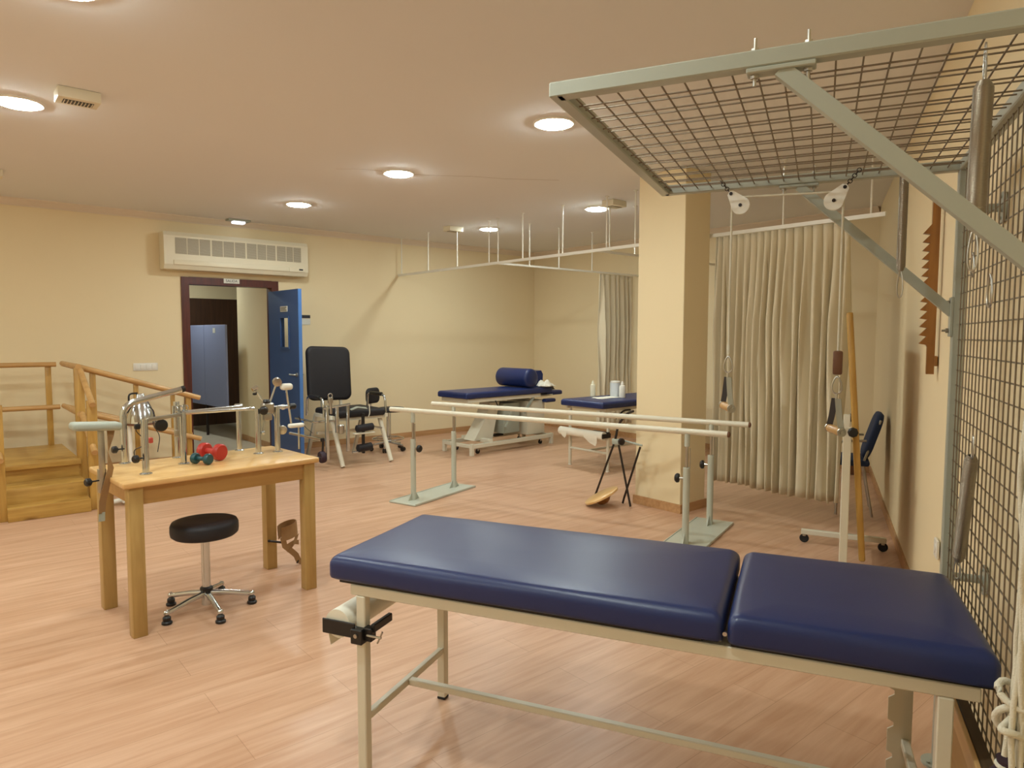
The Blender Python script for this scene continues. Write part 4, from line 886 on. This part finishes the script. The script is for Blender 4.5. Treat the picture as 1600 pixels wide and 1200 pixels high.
def handle(label, y, z):
    t = cthing('pull_handle', label, 'pull handle', PX, y + .014, z, 'wooden pull handles on the rope'); t.scale = (.84, .84, .84)
    b = MB(); carabiner(b, (0, 0, -.035), .068, .036, (.3, 1, 0), .0036); b.tube((0, 0, -.07), (0, 0, -.09), .005, 8); b.build('carabiner', 'steel', t)
    g0 = Vector((.045, .024, -.212)); g1 = Vector((-.045, -.022, -.218))
    for g, mm in ((g0, 'strapk'), (g1, 'strapg')):
        b = MB(); top = Vector((g.x * .25, g.y * .25, -.088)); b.strip([top, g * .6 + Vector((0, 0, -.085 * .4)) * 1.0, g], (.012, .022, 0), .003); b.build('webbing', mm, t)
    MB().lathe([(.012, 0), (.016, .006), (.017, .03), (.0155, .05), (.017, .07), (.016, .095), (.012, .1)], g0, g1 - g0, 18).build('grip', 'dowel', t, 50)
    b = MB(); b.disc(g1, .018, .006, g1 - g0, 18); b.disc(g1 + (g1 - g0).normalized() * .004, .008, .006, g1 - g0, 12); b.build('end_washer', 'steel', t); MB().disc(g0, .017, .006, g1 - g0, 18).build('end_washer', 'steel', t)
handle('left pull handle hanging in front of the curtain, dark strap outermost', .6965, 1.409)
handle('right pull handle hanging just left of the tilted wooden board', .3445, 1.346)
# rope bundle, weight bag and wood at the right edge
rb = cthing('rope_bundle', 'bundle of white ropes hanging knotted at the right edge of the photo', 'rope', -1.165, .05, 0)
rnd = random.Random(11); b = MB()
for k in range(8):
    x0 = rnd.uniform(-.035, .03); y0 = rnd.uniform(-.012, .02); pts = []
    for j in range(12):
        z = 1.34 - .66 * j / 11; s = .35 + .65 * abs(math.cos(PI * (j / 11 - .05))); pts.append((x0 * s + .006 * math.sin(j + k), y0 * s + .004 * math.cos(j * 1.3 + k), z))
    b.path(pts, .0055, 7)
b.build('strands', 'rope', rb, 60)
b = MB(); pts = []
for k in range(40):
    t = 2 * PI * k / 40; pts.append((.03 * math.sin(2 * t) + .01 * math.cos(t), .02 * math.cos(3 * t) + .012, .77 + .04 * math.cos(t) + .012 * math.sin(3 * t)))
b.path(pts, .007, 7, True); b.build('knot', 'rope', rb, 60)
wb = cthing('weight_bag', 'dark purple weight bag at the bottom right corner under the ropes', 'bag', -1.088, .042, .52)
b = MB(); b.ball((0, 0, .035), .066, 20, (1, .5, 1.0)); b.lathe([(.035, .0), (.02, .02), (.024, .035)], (0, 0, .085), n=16); b.build('body', 'purple', wb, 60)
MB().torus((0, 0, .106), .021, .005).build('tie', 'rope', wb)
wd = cthing('wooden_bar', 'short varnished wooden bar on the wall mesh at the right edge', 'bar', -1.085, .022, 1.17)
MB().rbox((0, 0, 0), (.05, .024, .10), .004, 2).build('bar', 'ladder', wd, 30)
bn = cthing('wall_ledge', 'pale wooden ledge with a dark top running along the foot of the wall mesh', 'ledge', 0, 0, 0)
MB().rbox((-.73, .022, .463), (.60, .030, .018), .003, 1).build('top_board', 'stain', bn, 30)
MB().rbox((-.73, .043, .445), (.60, .012, .055), .002, 1).build('front_strip', 'beech', bn, 30)
MB().rbox((-.73, .026, .21), (.58, .02, .416), .003, 1).build('front_panel', 'beech_d', bn, 30)
# shoulder ladder on the wall
ld = cthing('finger_ladder', 'varnished wooden finger ladder with saw teeth on the right wall', 'finger ladder', 1.26, -.111, 0)
b = MB(); poly = [(0.012, 1.295), (0.012, 2.21), (.045, 2.21), (.045, 2.03)]
z = 2.02; dz = .0415; k = 0
while z - dz > 1.40: poly += [(.082, z - dz * .85), (.050, z - dz)]; z -= dz
poly += [(.045, z - .01), (.045, 1.295)]
b.prism(poly, -.016, .016, lambda y, z_, t: Vector((t, y, z_))); b.build('saw_board', 'ladder', ld, 0)
for zz in (1.36, 2.15): MB().rbox((0, .006, zz), (.05, .014, .05), .003, 1).build('mount', 'ladder', ld, 0)
so = cthing('socket', 'white power socket low on the right wall behind the cage post', 'socket', .97, -.110, .50)
b = MB(); b.rbox((0, .005, 0), (.085, .012, .085), .004, 2); b.build('plate', 'white', so, 30); MB().lathe([(.02, 0), (.02, .003)], (0, .011, 0), (0, 1, 0), 20).build('outlet', 'white', so)

# ================================================================ mirror on castors
mi = thing('mobile_mirror', 'wheeled posture mirror in a wooden frame seen edge-on by the right wall', 'mirror', (4.505, 1.975, 0), 24.0)
for x in (-.38, .38):
    b = MB(); b.rbox((x, 0, .08), (.04, .54, .035), .003, 1); ft = b.build('foot', 'ivory', mi, 30)
    b = MB(); b.rbox((x, 0, .51), (.034, .045, .86), .003, 1); b.build('post', 'ivory', mi, 30)
    for y in (-.25, .25):
        b = MB(); b.torus((x, y, .032), .024, .008, (1, 0, 0), 20, 8); b.disc((x, y, .032), .02, .012, (1, 0, 0), 16); cs = b.build('caster', 'rubber', mi)
        b = MB(); b.rbox((x, y, .056), (.03, .022, .016), .003, 1); b.tube((x, y * 1.02, .06), (x, y * 1.02, .07), .008, 8); b.build('caster_fork', 'steel', cs)
    MB().lathe([(.01, 0), (.024, .008), (.03, .012), (.03, .024), (.02, .032)], (x, -.03, .915), (-1 if x < 0 else 1, 0, 0), 8).build('pivot_knob', 'blackp', mi).location = ((-.017 if x < 0 else .017), 0, 0)
rt = Matrix.Rotation(R(-4.4), 3, 'X'); cz = Vector((0, -.045, .91))
def MI(x, y, z): return cz + rt @ Vector((x, y, z - .91))
b = MB()
for x in (-.332, .332): b.rbox(MI(x, 0, .875), (.05, .036, 1.50), .012, 3, rt)
for z in (.15, 1.60): b.rbox(MI(0, 0, z), (.62, .036, .05), .004, 2, rt)
b.build('wooden_frame', 'pine_z', mi, 40)
b = MB(); b.box(MI(0, .008, .875), (.64, .006, 1.44), rt); b.build('mirror_glass', 'mirror', mi, 0)
b = MB(); b.box(MI(0, -.008, .875), (.64, .008, 1.44), rt); b.build('back_board', 'ladder', mi, 0)

# ================================================================ blue chair by the wall
bc = thing('chair', 'blue upholstered chair with metal legs standing against the right wall behind the mirror', 'chair', (5.93, 2.60, 0), -25.6 + 90)
# local y = toward the wall (back of chair), local -y = front
bc.rotation_euler = (0, 0, R(25.6 + 180))
rb_ = Matrix.Rotation(R(-17), 3, 'X'); out = []
for cx_, cz_, a0 in ((.09, .08, 0), (-.09, .08, 90), (-.09, -.08, 180), (.09, -.08, 270)):
    for k in range(7): a = R(a0 + 15 * k); out.append((cx_ + .115 * math.cos(a), cz_ + .115 * math.sin(a)))
b = MB(); vs = []; fs = []; rings = [(.86, -.03), (.96, -.024), (1, -.012), (1, .012), (.96, .024), (.86, .03)]; n = len(out)
for f_, t_ in rings: vs += [Vector((0, .19, .66)) + rb_ @ Vector((p[0] * f_, t_, p[1] * f_)) for p in out]
for i in range(len(rings) - 1): fs += [(i * n + k, i * n + (k + 1) % n, (i + 1) * n + (k + 1) % n, (i + 1) * n + k) for k in range(n)]
fs += [tuple(range(n)), tuple(range((len(rings) - 1) * n, len(rings) * n))]
b.add(vs, fs); b.build('backrest', 'bluefab', bc, 60)
b = MB(); b.rbox((0, .03, .44), (.42, .28, .05), .02, 3); b.build('seat', 'bluefab', bc, 60)
for s in (-1, 1):
    b = MB(); b.path(fillet([(s * .21, -.07, .0), (s * .21, -.06, .62), (s * .21, .14, .63)], .05), .010, 10); b.build('leg', 'steel', bc)
    b = MB(); b.path(fillet([(s * .19, .20, .0), (s * .19, .12, .44), (s * .19, .24, .80)], .05), .010, 10); b.build('leg', 'steel', bc)
bx = MB().rbox((0, 0, .05), (.14, .12, .10), .004, 1).build('box', 'brownl', None, 0); bx.location = (7.55, 3.25, 0); bx.rotation_euler = (0, 0, R(25)); tag(bx, 'small brown box on the floor in the far corner behind the blue chair', 'box')
